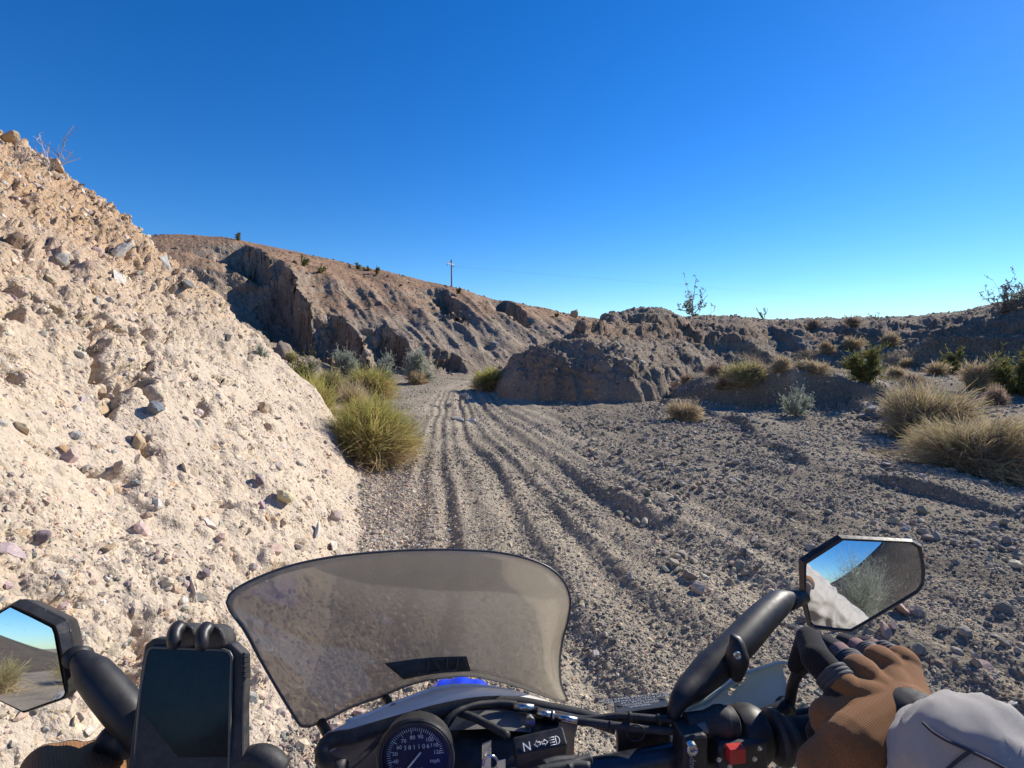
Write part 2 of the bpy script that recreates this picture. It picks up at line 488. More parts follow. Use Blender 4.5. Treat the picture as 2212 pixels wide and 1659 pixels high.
    slope = slope * (1 - sw_) + soft * sw_
    slope = slope + 0.45 * sstep(935, 1015, 512 + 500 * x / np.maximum(y, 1.0)) * sstep(1.5, 2.6, slope)
    wm = 1 - sstep(6.4, 8.6, x)
    zt = wm * mound + (1 - wm) * slope
    zt = zt - wm * 0.30 * sstep(2.4, -1.2, x) * sstep(1.3, 2.6, zt)
    zt = zt + sstep(0.3, 1.0, dT) * (0.10 * fbm2(x * 0.7, y * 0.7, 3, 43) + 0.06 * fbm2(x * 0.25, y * 0.25, 2, 44))
    dm = 1 - ((xm - 2.1) / 2.75) ** 2 - ((ym - 15.4) / 3.0) ** 2
    dm = dm + 0.16 * perlin2(x * .9, y * .9, 27) + 0.10 * perlin2(x * 2.3, y * 2.3, 28) - 0.10 * np.abs(perlin2((x + .4 * y) * 1.5, (y - .4 * x) * .3, 29))
    zt = smax(zt, np.where(dm > 0, 1.80 * np.maximum(dm, 0) ** 0.60, -1.0) - .05, 0.18)
    dT = np.maximum(dT, dm * 1.6)
    # distant rises behind the rider (seen in the mirrors only)
    zback = -1 + 9.5 * np.exp(-((x - 13) ** 2 + (y + 22) ** 2) / 90.0) + 5.0 * np.exp(-((x + 22) ** 2 + (y + 26) ** 2) / 160.0)
    zs = np.stack([g, zb, zh, zt, zback])
    rid_ = np.argmax(zs, axis=0)
    z = smax(smax(smax(g, zb, 0.26), zh, 0.25), np.maximum(zt, zback), 0.10)
    rid_ = np.where(rid_ == 4, 3, rid_)
    return z, rid_, dict(t=t, dh=dh, dA=dA, dT=dT, up1=up1, up2=up2, cut=cut, g=g, ww=ww, rutm=rutm, cap=cap)

def Hz(x, y):
    return H(np.atleast_1d(np.float64(x)), np.atleast_1d(np.float64(y)))[0]

# ---- polar grid about the standpoint, sampled evenly in the picture, closed all round
U_STEP = 1.25
uf = np.arange(-70, 1095, U_STEP)
az_f = np.arctan((uf - CX) / F)
az_b = np.linspace(az_f[-1], az_f[0] + 2 * math.pi, 150)[1:-1]
AZ = np.concatenate([az_f, az_b])
NA, NR, NF = len(AZ), 820, 1500
rf = np.exp(np.linspace(math.log(0.55), math.log(700.0), NF))
sa, ca = np.sin(AZ)[:, None], np.cos(AZ)[:, None]
zc = H(sa * rf[None], ca * rf[None])[0]
el = np.arctan2(zc - CAMZ, rf[None])
d_el = np.abs(np.diff(el, axis=1))
ds = np.sqrt(np.diff(zc, axis=1) ** 2 + np.diff(rf)[None] ** 2) / (0.5 * (rf[1:] + rf[:-1]))[None]
met = np.sqrt(d_el ** 2 + (0.16 * ds) ** 2)
cum = np.concatenate([np.zeros((NA, 1)), np.cumsum(met, axis=1)], axis=1)
# smooth the sampling between neighbouring columns so the grid stays regular
cs = cum / cum[:, -1:]
for _ in range(3):
    pad = np.concatenate([cs[-16:], cs, cs[:16]], axis=0)
    cc = np.cumsum(np.concatenate([np.zeros((1, NF)), pad], axis=0), axis=0)
    cs = (cc[33:] - cc[:-33]) / 33.0
tq = np.linspace(0, 1, NR)
R = np.stack([np.interp(tq, cs[i], rf) for i in range(NA)])
TX, TY = R * sa, R * ca
TZ, TID, FLD = H(TX, TY)

def grid_normals(x, y, z):
    p = np.stack([x, y, z], -1)
    du = np.roll(p, -1, 0) - np.roll(p, 1, 0)
    dv = np.gradient(p, axis=1)
    n = np.cross(du, dv)
    n /= np.linalg.norm(n, axis=-1, keepdims=True) + 1e-12
    n[n[..., 2] < 0] *= -1
    return n

TN = grid_normals(TX, TY, TZ)
TR = np.sqrt(TX ** 2 + TY ** 2 + (TZ - CAMZ) ** 2)
# ---- rough displacement along the normals
disp = np.zeros(TX.shape)
m = (TID == 1) & (TR < 26) & (TY > -3)
x, y, z = TX[m], TY[m], TZ[m]
wxn, wzn = 0.05 * perlin3(x * 4, y * 4, z * 4, 49), 0.05 * perlin3(x * 4, y * 4, z * 4, 50)
rough = np.clip(0.40 + 0.9 * sstep(1.0, 3.0, z + 0.6 * perlin3(x * .7, y * .7, z * .7, 48)) + 0.5 * perlin3(x * 1.1, y * 1.1, z * 1.1, 47), 0.22, 1.5)
a = 0.07 * fbm3(x * 1.5, y * 1.5, z * 1.8, 3, 51)
rg = fbm3(x * 1.9, y * 1.9, z * 2.9, 3, 55, ridged=True)
a = a - 0.17 * sstep(0.70, 0.90, rg) * sstep(0.6, 1.3, z) * sstep(0.0, 0.2, perlin3(x * .6, y * .6, z * .6, 58))
ck = 1 - np.abs(perlin3(x * .8 + .3 * z, y * .8, z * 1.9, 53)) - 0.35 * np.abs(perlin3(x * 3, y * 3, z * 3, 54))
a = a - 0.075 * sstep(0.93, 0.985, ck)
a = a + 0.85 * rough * (0.062 * blocks(x + wxn, y, z + wzn, 0.24, 61) + 0.036 * blocks(x + wxn, y, z + wzn, 0.10, 62) + 0.014 * fbm3(x * 16, y * 16, z * 20, 2, 67))
disp[m] = a * sstep(0.0, 0.30, FLD["dA"][m])
m = (TID == 2) & (TR < 130) & (TY > 0)
x, y, z = TX[m], TY[m], TZ[m]
steep = np.clip((1 - TN[m][:, 2]) * 2, 0, 1)
a = 0.09 * fbm3(x * .9, y * .9, z * .9, 4, 71) + 0.05 * fbm3(x * 4, y * 4, z * 4, 3, 77)
bl = 0.16 * blocks(x, y, z, 0.75, 75) + 0.09 * blocks(x, y, z, 0.33, 76)
disp[m] = (a * (0.4 + 0.9 * steep) + bl * (0.10 + 0.9 * steep ** 1.5)) * sstep(0, 1.0, FLD["dh"][m])
m = (TID == 3) & (TR < 50) & (TY > 0)
x, y, z = TX[m], TY[m], TZ[m]
a = 0.10 * fbm3(x * 1.2, y * 1.2, z * 2.2, 4, 81) + 0.035 * fbm3(x * 7, y * 7, z * 7, 3, 88)
strat = perlin3(x * .7, y * .7, z * 6.0, 85) + 0.7 * perlin3(x * 1.2, y * 1.2, z * 14, 86)
tr_ = sstep(1.35, 1.65, z) * (1 - sstep(2.25, 2.55, z))
a = a + 0.12 * strat * tr_ + 0.07 * blocks(x, y, z, 0.48, 87, 1.9) + 0.05 * blocks(x, y, z, 0.17, 89, 1.6)
disp[m] = a * sstep(0.05, 0.5, FLD["dT"][m])
m = (TID == 0) & (TR < 60)
x, y = TX[m], TY[m]
offroad = 1 - 0.25 * FLD["rutm"][m]
disp[m] = offroad * (0.013 * fbm2(x * 4.5, y * 4.5, 3, 91) + 0.010 * fbm2(x * 14, y * 14, 2, 94)) + 0.008 * perlin2(x * 30, y * 30, 96)
TX, TY, TZ = TX + TN[..., 0] * disp, TY + TN[..., 1] * disp, TZ + TN[..., 2] * disp
TN = grid_normals(TX, TY, TZ)

# ---- base tints (what the earth itself is, not how it is lit)
TC = np.zeros((*TX.shape, 3))
big = fbm2(TX * 0.25, TY * 0.25, 4, 101)[..., None]
med = fbm2(TX * 1.4, TY * 1.4, 3, 105)[..., None]
def c3(*c): return np.array(c, float)
gr = c3(.335, .288, .216)
wheel = np.exp(-((FLD["ww"] - 0.0) / 1.3) ** 2)[..., None]
ground_c = gr * (1 + 0.18 * big + 0.16 * med) + wheel * c3(.035, .028, .020) + np.exp(-((FLD['ww'] + 0.95) / .4) ** 2)[..., None] * c3(.05, .042, .032)
sand = (sstep(0.05, 0.35, fbm2(TX * 0.6 + 0.5 * TY, TY * 0.25, 3, 107)) * (FLD["t"] > 2.2))[..., None]
ground_c = ground_c * (1 - 0.5 * sand) + 0.5 * sand * c3(.33, .27, .205)
ground_c = ground_c * (1 - 0.25 * (FLD["t"] > 2.2)[..., None] * (1 - sand))
apron = sstep(-1.1, 0.15, FLD['dA'] + 0.35 * med[..., 0])[..., None] * (TY < 7)[..., None]
ground_c = ground_c * (1 - .75 * apron) + .75 * apron * c3(.40, .33, .26)
hb = TZ[..., None] + 0.5 * big
bank_c = c3(.540, .452, .345) * (1 - sstep(1.2, 3.0, hb)) + c3(.43, .295, .182) * sstep(1.2, 3.0, hb)
pink = sstep(0.0, 0.4, fbm3(TX * .8, TY * .8, TZ * .8, 3, 111))[..., None]
bank_c = bank_c * (1 + 0.10 * med) * (1 - 0.3 * pink) + 0.3 * pink * c3(.545, .435, .345)
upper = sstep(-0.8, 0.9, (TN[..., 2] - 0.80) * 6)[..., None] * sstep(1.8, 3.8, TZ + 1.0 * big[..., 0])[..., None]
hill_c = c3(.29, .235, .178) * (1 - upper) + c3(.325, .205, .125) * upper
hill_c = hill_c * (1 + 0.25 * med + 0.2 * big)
lay = perlin3(TX * .5, TY * .5, TZ * 5.5, 115)[..., None]
tier = (sstep(1.45, 1.75, TZ) * (1 - sstep(2.3, 2.8, TZ)))[..., None]
mound_c = c3(.265, .215, .162) * (1 + 0.2 * med + 0.15 * big)
mound_c = mound_c * (1 - tier) + tier * c3(.26, .19, .135) * (1 + 0.22 * lay)
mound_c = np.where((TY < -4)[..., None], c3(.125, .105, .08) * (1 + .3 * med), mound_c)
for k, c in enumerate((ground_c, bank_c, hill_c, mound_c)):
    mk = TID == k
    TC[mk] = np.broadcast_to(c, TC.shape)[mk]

STONES_GREY = [(0.0, (.45, .45, .50)), (0.2, (.80, .80, .82)), (0.4, (1.1, 1.06, 1.0)), (0.6, (1.5, 1.42, 1.3)), (0.75, (.62, .60, .62)), (0.9, (1.9, 1.8, 1.65)), (1.0, (1.2, .88, .74))]
STONES_PALE = [(0.0, (.62, .64, .66)), (0.2, (1.0, .96, .92)), (0.4, (1.25, 1.22, 1.18)), (0.55, (.80, .72, .72)), (0.7, (1.35, 1.3, 1.25)), (0.85, (.66, .68, .64)), (1.0, (1.1, .9, .72))]
M_WASH = earth_mat("gravel_earth", 0.035, 0.9, STONES_GREY, 0.022, 0.45)
M_BANK = earth_mat("conglomerate", 0.055, 0.8, STONES_PALE, 0.022, 0.35, 0.10)
M_HILL = earth_mat("hill_earth", 0.22, 0.55, STONES_GREY, 0.10, 0.35)
M_MOUND = earth_mat("mound_earth", 0.10, 0.6, STONES_GREY, 0.05, 0.35)

VID = np.arange(NA * NR).reshape(NA, NR)
q = np.stack([VID, np.roll(VID, -1, 0), np.roll(np.roll(VID, -1, 0), -1, 1), np.roll(VID, -1, 1)], -1)[:, :-1].reshape(-1, 4)
allv = np.stack([TX, TY, TZ], -1).reshape(-1, 3)
allc = TC.reshape(-1, 3)
allid = TID.reshape(-1)
fid = allid[q[:, 0]]
cap_ctr = None
for k, (nm, mt) in enumerate((("ground", M_WASH), ("rocky_bank", M_BANK), ("hill", M_HILL), ("rock_mound", M_MOUND))):
    fq = q[fid == k]
    used, inv = np.unique(fq, return_inverse=True)
    me = mesh_from(nm, allv[used], inv.reshape(-1, 4)[:, ::-1], allc[used], smooth=True)
    add_obj(nm, me, mt, kind="structure")
# small patch directly under the standpoint
k0 = VID[:, 0]
cv = np.vstack([allv[k0], [[0, 0, float(Hz(0, 0)[0])]]])
tri = np.stack([np.arange(NA), np.roll(np.arange(NA), -1), np.full(NA, NA)], 1)
add_obj("ground_patch", mesh_from("ground_patch", cv, tri[:, ::-1], np.vstack([allc[k0], [gr]]), smooth=True), M_WASH, kind="structure")
# ------------------------------------------------------------------ finding the ground that shows at a spot of the picture
_k = (TZ - CAMZ)
_fw = TY * CP - _k * SP
_up = TY * SP + _k * CP
with np.errstate(divide='ignore', invalid='ignore'):
    GU = np.where(_fw > 0.05, CX + F * TX / _fw, 1e6)
    GV = np.where(_fw > 0.05, CY - F * _up / _fw, 1e6)
NFRONT = len(az_f)

def hit(u, v):
    """terrain point, normal and depth that show at picture spot (u, v)"""
    ray = P(u, v, 1.0) - Vector((0, 0, CAMZ))
    i = int(np.clip(round((CX + F * ray.x / ray.y - uf[0]) / U_STEP), 0, NFRONT - 1))
    elr = math.atan2(ray.z, math.hypot(ray.x, ray.y))
    r = np.hypot(TX[i], TY[i])
    e = np.arctan2(TZ[i] - CAMZ, r)
    w = np.nonzero(e >= elr)[0]
    j = int(w[0]) if len(w) else int(np.argmax(e))
    return np.array([TX[i, j], TY[i, j], TZ[i, j]]), TN[i, j], max(0.1, float(_fw[i, j]))

# ------------------------------------------------------------------ stones
def ico(sub):
    bm = bmesh.new()
    bmesh.ops.create_icosphere(bm, subdivisions=sub, radius=1.0)
    v = np.array([p.co[:] for p in bm.verts]); f = np.array([[p.index for p in q_.verts] for q_ in bm.faces])
    bm.free()
    return v, f

def stone_variants(sub, n, seed, cuts=9):
    rng = np.random.default_rng(seed)
    v0, f = ico(sub)
    out = []
    for _ in range(n):
        v = v0.copy()
        for _c in range(cuts):
            nrm = rng.normal(size=3); nrm /= np.linalg.norm(nrm)
            d = rng.uniform(0.45, 0.85)
            s = v @ nrm
            v = v - np.outer(np.maximum(s - d, 0), nrm)
        v *= 1 + rng.normal(0, 0.03, (len(v), 1))
        v *= np.array([1.0, rng.uniform(0.65, 1.0), rng.uniform(0.42, 0.8)])
        out.append(v)
    return np.array(out), f

ST12, F12 = stone_variants(1, 24, 3, 5)
ST42, F42 = stone_variants(2, 24, 4, 9)
ST162, F162 = stone_variants(3, 16, 5, 12)

def rand_rot(n, rng, tilt=0.5):
    """rotation matrices: mostly lying flat, any heading"""
    a = rng.uniform(0, 2 * np.pi, n); b = rng.normal(0, tilt, n); c = rng.normal(0, tilt, n)
    ca_, sa_, cb, sb, cc, sc = np.cos(a), np.sin(a), np.cos(b), np.sin(b), np.cos(c), np.sin(c)
    Z, O = np.zeros(n), np.ones(n)
    rz = np.stack([ca_, -sa_, Z, sa_, ca_, Z, Z, Z, O], 1).reshape(-1, 3, 3)
    rx = np.stack([O, Z, Z, Z, cb, -sb, Z, sb, cb], 1).reshape(-1, 3, 3)
    ry = np.stack([cc, Z, sc, Z, O, Z, -sc, Z, cc], 1).reshape(-1, 3, 3)
    return rz @ rx @ ry

def to_normal(nrm):
    """matrices that turn +Z towards each normal"""
    z = nrm / np.linalg.norm(nrm, axis=1, keepdims=True)
    h = np.where(np.abs(z[:, :1]) > 0.9, np.array([[0, 1.0, 0]]), np.array([[1.0, 0, 0]]))
    x = np.cross(h, z); x /= np.linalg.norm(x, axis=1, keepdims=True)
    return np.stack([x, np.cross(z, x), z], -1)

GREYS = np.array([[.10, .10, .105], [.15, .15, .15], [.20, .195, .185], [.26, .25, .235], [.17, .175, .155], [.31, .29, .26],
                  [.42, .40, .36], [.27, .20, .17], [.33, .24, .20], [.13, .12, .12], [.21, .19, .165], [.56, .53, .48]])
GREYS = (GREYS * .72 + .10) * np.array([1.26, 1.15, .95])
GREY_W = np.array([.10, .14, .16, .15, .06, .11, .07, .05, .03, .06, .06, .01]); GREY_W /= GREY_W.sum()
PALES = np.array([[.56, .47, .37], [.60, .53, .44], [.48, .40, .31], [.42, .385, .34], [.34, .32, .30], [.50, .40, .36], [.62, .58, .52],
                  [.43, .43, .40], [.34, .28, .29], [.50, .38, .27], [.40, .42, .37]])
PALES = PALES * np.array([.93, .88, .82])
PALE_W = np.array([.20, .16, .14, .09, .06, .10, .08, .06, .03, .05, .03]); PALE_W /= PALE_W.sum()
BROWNS = np.array([[.20, .15, .11], [.14, .11, .09], [.26, .20, .15], [.32, .25, .18], [.10, .085, .08], [.24, .15, .10], [.36, .32, .26]])
BROWN_W = np.array([.24, .2, .2, .12, .12, .08, .04]); BROWN_W /= BROWN_W.sum()

face_p = [q[fid == k] for k in range(4)]
def scatter(region, n, weight, rng, front=True):
    """n random points on a region's surface; weight(dist, x, y, z, nz) is density per square metre"""
    fq = face_p[region]
    a_, b_, c_, d_ = (allv[fq[:, i]] for i in range(4))
    ar = 0.5 * np.linalg.norm(np.cross(c_ - a_, d_ - b_), axis=1)
    ctr = (a_ + b_ + c_ + d_) / 4
    dist = np.linalg.norm(ctr - np.array([0, 0, CAMZ]), axis=1)
    nz = TN.reshape(-1, 3)[fq[:, 0]]
    w = ar * weight(dist, ctr, nz)
    if front:
        w = w * (ctr[:, 1] > np.abs(ctr[:, 0]) * 0.9 - 1.2)
    w = np.maximum(w, 0); w /= w.sum()
    pick = rng.choice(len(fq), n, p=w)
    s, t_ = rng.random((n, 1)), rng.random((n, 1))
    p = (a_[pick] * (1 - s) + b_[pick] * s) * (1 - t_) + (d_[pick] * (1 - s) + c_[pick] * s) * t_
    return p, nz[pick], dist[pick]

def stones_mesh(name, p, nrm, size, cols, rng, base=None, sink=0.25, tilt=0.5, flat=True):
    vs, fs = base if base else (ST12, F12)
    n = len(p); k = vs.shape[1]
    M_ = to_normal(nrm) @ rand_rot(n, rng, tilt)
    v = np.einsum('nij,nkj->nki', M_, vs[rng.integers(0, len(vs), n)]) * size[:, None, None]
    v += (p + nrm * (size * (0.5 - sink))[:, None])[:, None, :]
    f = (fs[None] + (np.arange(n) * k)[:, None, None]).reshape(-1, 3)
    c = np.repeat(cols, k, axis=0) * (1 + rng.normal(0, 0.05, (n * k, 1)))
    return mesh_from(name, v.reshape(-1, 3), f, c, smooth=not flat)

M_STONE = attr_mat("stone", 0.9, 0.15, noise=0.22, nscale=38.0)
rs = np.random.default_rng(21)

def pick_cols(n, pal, w, rng, var=0.12):
    c = pal[rng.choice(len(pal), n, p=w)] * (1 + rng.normal(0, var, (n, 1)))
    return c * (1 + rng.normal(0, 0.03, (n, 3)))

def clump(c, s=1.3, seed=5, lo=0.25):
    return np.clip(0.55 + 1.3 * perlin2(c[:, 0] * s, c[:, 1] * s, seed), lo, 2)

def road_f(c):
    t_ = c[:, 0] - np.interp(c[:, 1], ROAD_Y, ROAD_X)
    return 1 - 0.45 * sstep(-1.4, -0.8, t_) * (1 - sstep(2.2, 3.8, t_))

parts_ = []
def add_layer(region, n, smin_, smax_, weight, pal, w, base=None, sink=0.25, expo=2.0):
    p, nn, d = scatter(region, n, weight, rs)
    uu = rs.random(n)
    sz = (smin_ ** -expo + uu * (smax_ ** -expo - smin_ ** -expo)) ** (-1 / expo)
    return p, nn, sz * 0.5, pick_cols(n, pal, w, rs), base, sink, d

def emit(name, layers, label, cat):
    vs_, fs_, cs_, off = [], [], [], 0
    for p, nn, sz, cc, base, sink, d in layers:
        me = stones_mesh("tmp", p, nn, sz, cc, rs, base, sink)
        nv = len(me.vertices); nf = len(me.polygons)
        a = np.empty(nv * 3, np.float32); me.vertices.foreach_get("co", a)
        b = np.empty(nf * 3, np.int32); me.loops.foreach_get("vertex_index", b)
        c = np.empty(nv * 4, np.float32); me.color_attributes["Col"].data.foreach_get("color", c)
        vs_.append(a.reshape(-1, 3)); fs_.append(b.reshape(-1, 3) + off); cs_.append(c.reshape(-1, 4)[:, :3]); off += nv
        bpy.data.meshes.remove(me)
    me = mesh_from(name, np.vstack(vs_), np.vstack(fs_), np.vstack(cs_), smooth=False)
    o = add_obj(name, me, M_STONE, kind="stuff")
    tag(o, label, cat)
    return o

# visible half of the wash only; denser off the wheel tracks
emit("gravel", [
    add_layer(0, 70000, .006, .022, lambda d, c, n: np.exp(-(d / 3.6) ** 2) * road_f(c) * clump(c, 2.2, 5), GREYS, GREY_W, sink=0.3),
    add_layer(0, 42000, .013, .045, lambda d, c, n: (d < 13) * np.exp(-(d / 6.5) ** 2) * road_f(c) * clump(c, 1.1, 6), GREYS, GREY_W, sink=0.3),
    add_layer(0, 22000, .026, .085, lambda d, c, n: (d > 5) * np.exp(-(d / 15) ** 2) * road_f(c) * clump(c, 0.8, 7, 0.1), GREYS, GREY_W, sink=0.42),
    add_layer(0, 2600, .06, .13, lambda d, c, n: (d < 16) * (c[:, 0] > 1.0) * clump(c, 0.7, 8, 0.02), GREYS, GREY_W, base=(ST42, F42)),
    add_layer(0, 13000, .010, .07, lambda d, c, n: (d < 9) * np.exp(-((c[:, 0] - np.interp(c[:, 1], [0, 2, 4, 5, 6.2], [-.8, -.85, -1.25, -1.5, -1.8]) - .25) / .42) ** 2) * (c[:, 1] < 6), PALES, PALE_W, sink=0.35),
], "loose grey gravel covering the floor of the wash", "gravel")
emit("embedded_stones", [
    add_layer(1, 30000, .012, .05, lambda d, c, n: (d < 9) * clump(c + c[:, 2:3], 1.6, 9) / d ** 1.2, PALES, PALE_W, sink=0.62),
    add_layer(1, 7000, .035, .13, lambda d, c, n: (d < 16) * clump(c + c[:, 2:3], 1.1, 10) * (0.4 + sstep(1.2, 3.2, c[:, 2])), PALES, PALE_W, base=(ST42, F42), sink=0.55),
], "small pale stones embedded in the sunlit rocky bank", "stones")
emit("hillside_stones", [
    add_layer(2, 15000, .08, .40, lambda d, c, n: (d < 110) * (0.35 + sstep(.75, .92, n[:, 2])) * clump(c, 0.35, 11), BROWNS, BROWN_W, sink=0.35, expo=2.4),
], "dark brown stones strewn over the far hillside", "stones")
emit("terrace_stones", [
    add_layer(3, 20000, .035, .22, lambda d, c, n: (d < 45) * (0.3 + sstep(.6, .9, n[:, 2])) * clump(c, 0.9, 12), GREYS * np.array([.92, .86, .78]), GREY_W, sink=0.35, expo=2.2),
], "grey stones strewn over the rock mound and the terrace slope", "stones")
# ------------------------------------------------------------------ single rocks
ROCK_ME = {}
def rock_mesh(variant, big=True):
    key = (variant % 16, big)
    if key not in ROCK_ME:
        vs, fs = (ST162, F162) if big else (ST42, F42)
        v = vs[variant % len(vs)]
        nz_ = 0.05 * fbm3(v[:, 0] * 2.3 + variant, v[:, 1] * 2.3, v[:, 2] * 2.3, 3, 200 + variant)
        ROCK_ME[key] = mesh_from("rock", v * (1 + nz_[:, None]), fs)
    return ROCK_ME[key]

def rock_mat(name, c, var=0.25):
    t = NT(name)
    b = t.add("ShaderNodeBsdfPrincipled", i_Roughness=0.88)
    b.inputs["Specular IOR Level"].default_value = 0.2
    tc = t.add("ShaderNodeTexCoord")
    n1 = t.add("ShaderNodeTexNoise", i_Scale=2.2, i_Detail=8.0, i_Roughness=0.7)
    n2 = t.add("ShaderNodeTexNoise", i_Scale=14.0, i_Detail=5.0, i_Roughness=0.7)
    t.link(tc.outputs["Object"], n1.inputs["Vector"]); t.link(tc.outputs["Object"], n2.inputs["Vector"])
    a = t.ramp(n1.outputs[0], [(0.3, tuple(x * (1 - var) for x in c)), (0.55, c), (0.75, tuple(min(1, x * (1 + var)) for x in c))])
    g = t.ramp(n2.outputs[0], [(0.3, (.82,) * 3), (0.7, (1.15,) * 3)])
    t.link(t.mix(1.0, a, g, 'MULTIPLY'), b.inputs["Base Color"])
    bp = t.add("ShaderNodeBump", i_Strength=0.7, i_Distance=0.006)
    t.link(n2.outputs[0], bp.inputs["Height"]); t.link(bp.outputs[0], b.inputs["Normal"])
    t.link(b.outputs[0], t.out.inputs[0])
    return t.m

RC = {"dark grey": (.13, .13, .13), "grey": (.24, .235, .22), "pale grey": (.44, .42, .385), "cream": (.60, .51, .40), "white": (.68, .63, .55),
      "tan": (.48, .36, .23), "yellow": (.60, .53, .33), "purple": (.25, .20, .22), "pink": (.46, .33, .29), "brown": (.22, .155, .11),
      "orange": (.46, .30, .17), "mauve": (.46, .37, .37), "blue-grey": (.20, .215, .24)}
RM = {k: rock_mat("rock_" + k.replace(" ", "_").replace("-", "_"), c) for k, c in RC.items()}
rr_ = np.random.default_rng(77)

def put_rock(p, n, size, colour, label, group=None, variant=None, stretch=(1, 1, 1), sink=0.2, rotz=None, big=True, tilt=0.3):
    v = int(rr_.integers(0, 16)) if variant is None else variant
    me = rock_mesh(v, big)
    o = bpy.data.objects.new("rock", me)
    COL.objects.link(o)
    if not me.materials: me.materials.append(RM[colour])
    o.material_slots[0].link = 'OBJECT'
    o.material_slots[0].material = RM[colour]
    Mn = Matrix(to_normal(np.array([n]))[0].tolist()) @ Matrix(rand_rot(1, rr_, tilt)[0].tolist())
    if rotz is not None:
        Mn = Matrix(to_normal(np.array([n]))[0].tolist()) @ Matrix.Rotation(rotz, 3, 'Z')
    o.rotation_euler = Mn.to_euler()
    s = size * 0.5
    o.scale = (s * stretch[0], s * stretch[1], s * stretch[2])
    o.location = Vector(p.tolist()) + Vector(n.tolist()) * (s * stretch[2] * (0.40 - sink * 2.2))
    tag(o, label, "rock", group)
    return o

def rock_at(u, v, w, colour, label, stretch=(1, .8, .9), sink=0.25, **k):
    p, n, d = hit(u, v)
    return put_rock(p, n, w / F * d * 1.1, colour, label, stretch=stretch, sink=sink, **k)

rock_at(3, 143, 17, "tan", "tall tan block on the crest of the bank at the left edge", (.9, .9, 1.8), 0.0, tilt=0.1)
rock_at(55, 172, 17, "tan", "rounded tan boulder on the bank's skyline beside the dead twigs", (1, .9, 1.3), 0.0, tilt=0.15)
rock_at(84, 187, 9, "dark grey", "small dark stone on the bank's skyline below the tan boulder")
rock_at(12, 241, 22, "brown", "dark brown faceted boulder set in the bank near the left edge", (1, .9, 1.1))
rock_at(117, 256, 27, "pale grey", "pale block jutting from the upper bank above a cracked slab", (1.1, .7, 1.1), 0.0, variant=3)
rock_at(112, 278, 29, "white", "whitish cracked slab leaning under the jutting pale block", (1.2, .7, .7), 0.15, variant=5)
rock_at(167, 268, 22, "pale grey", "pale pointed slab near the right rim of the upper bank", (.8, 1.2, .6))
rock_at(185, 290, 13, "grey", "grey stone on the bank's rim right of the pointed slab", (1.2, .8, .9), 0.0)
rock_at(104, 305, 11, "pale grey", "rounded pale stone below the cracked slab on the bank")
rock_at(60, 262, 15, "pale grey", "pale squarish stone between the brown boulder and the jutting block")
rock_at(153, 413, 24, "blue-grey", "blue-grey layered rock standing out in the middle of the bank", (.8, 1.3, 1.0), 0.1)
rock_at(112, 416, 36, "tan", "broad tan flat-faced stone left of the blue-grey rock", (1.1, .9, .45), 0.3)
rock_at(88, 402, 16, "mauve", "mauve stone beside the broad tan flat-faced stone", (1, .9, .6))
rock_at(77, 437, 15, "pale grey", "pale angular stone over the crack across the bank", (1, .9, 1), 0.1)
rock_at(63, 452, 17, "orange", "rust and grey stone below the crack at the bank's left", (.7, 1.3, .8))
rock_at(281, 499, 22, "yellow", "pale yellow block loose at the foot of the bank", (.8, 1.1, .9), 0.05)
rock_at(269, 519, 17, "orange", "orange-tan stone just below the pale yellow block", (1.2, .8, .8))
rock_at(315, 531, 20, "white", "narrow white sliver of rock on the foot of the bank", (.55, 1.5, .5), 0.1)
rock_at(337, 549, 26, "white", "broad white slab right above the windscreen's top edge", (1.4, .7, .4), 0.1)
rock_at(259, 481, 13, "purple", "purple stone on the lower bank above the yellow block", (.8, 1.2, 1), 0.1)
rock_at(209, 576, 14, "purple", "purple lump on the lower bank left of the windscreen", (.9, 1.1, .9), 0.1)
rock_at(22, 549, 32, "mauve", "large smooth mauve stone flush in the bank by the left edge", (1, .9, .4), 0.35)
rock_at(47, 536, 16, "purple", "knobbly purple stone beside the large mauve stone", (1, .9, .9), 0.1)
rock_at(268, 428, 12, "pink", "rounded pink stone on the bank beneath the green bush", (1.1, .8, 1), 0.1)
rock_at(161, 508, 20, "white", "white stone with a dark flake under it mid-bank", (1.1, .9, .8), 0.1)
rock_at(196, 592, 36, "cream", "large cream flat stone in the bank left of the windscreen", (1.2, .9, .4), 0.35)
rock_at(79, 573, 18, "grey", "grey teardrop stone in the bank above the left mirror", (.7, 1.3, .6), 0.3)
rock_at(272, 420, 13, "blue-grey", "long blue-grey flake high in the bank near its rim", (.6, 1.7, .4), 0.2)
rock_at(228, 341, 11, "dark grey", "dark stone on the bank's rim beside the grey hillside", (1, .8, 1.2), 0.0)
rock_at(135, 484, 12, "grey", "grey cobble left of the white mid-bank stone")
rock_at(185, 470, 22, "cream", "cream slab set flush in the middle of the bank", (.8, 1.2, .4), 0.35)
rock_at(105, 548, 17, "tan", "tan stone flush in the bank above the phone", (1, 1, .4), 0.35)
rock_at(473, 423, 12, "white", "white stone in the middle of the track", (1.3, .8, .8), 0.1)
rock_at(457, 420, 12, "pale grey", "pale grey stone left of the white stone in the track", (1.3, .8, .7), 0.1)
rock_at(449, 407, 8, "grey", "grey stone standing up in the track", (.8, .8, 1.2), 0.05)
rock_at(437, 407, 6, "pale grey", "small pale stone left of the standing grey stone in the track")
rock_at(467, 400, 13, "grey", "grey boulder where the mound's shadow meets the track", (1, .9, 1), 0.1)
rock_at(574, 320, 11, "tan", "pale block perched on the left shoulder of the rock mound", (.8, .8, 1.5), -0.1, tilt=0.1)
rock_at(590, 392, 10, "orange", "orange block in the shaded face of the rock mound", (1.2, .7, .8))
rock_at(617, 346, 8, "yellow", "yellowish stone under the ledge of the rock mound", (1.2, .7, .7), 0.0)
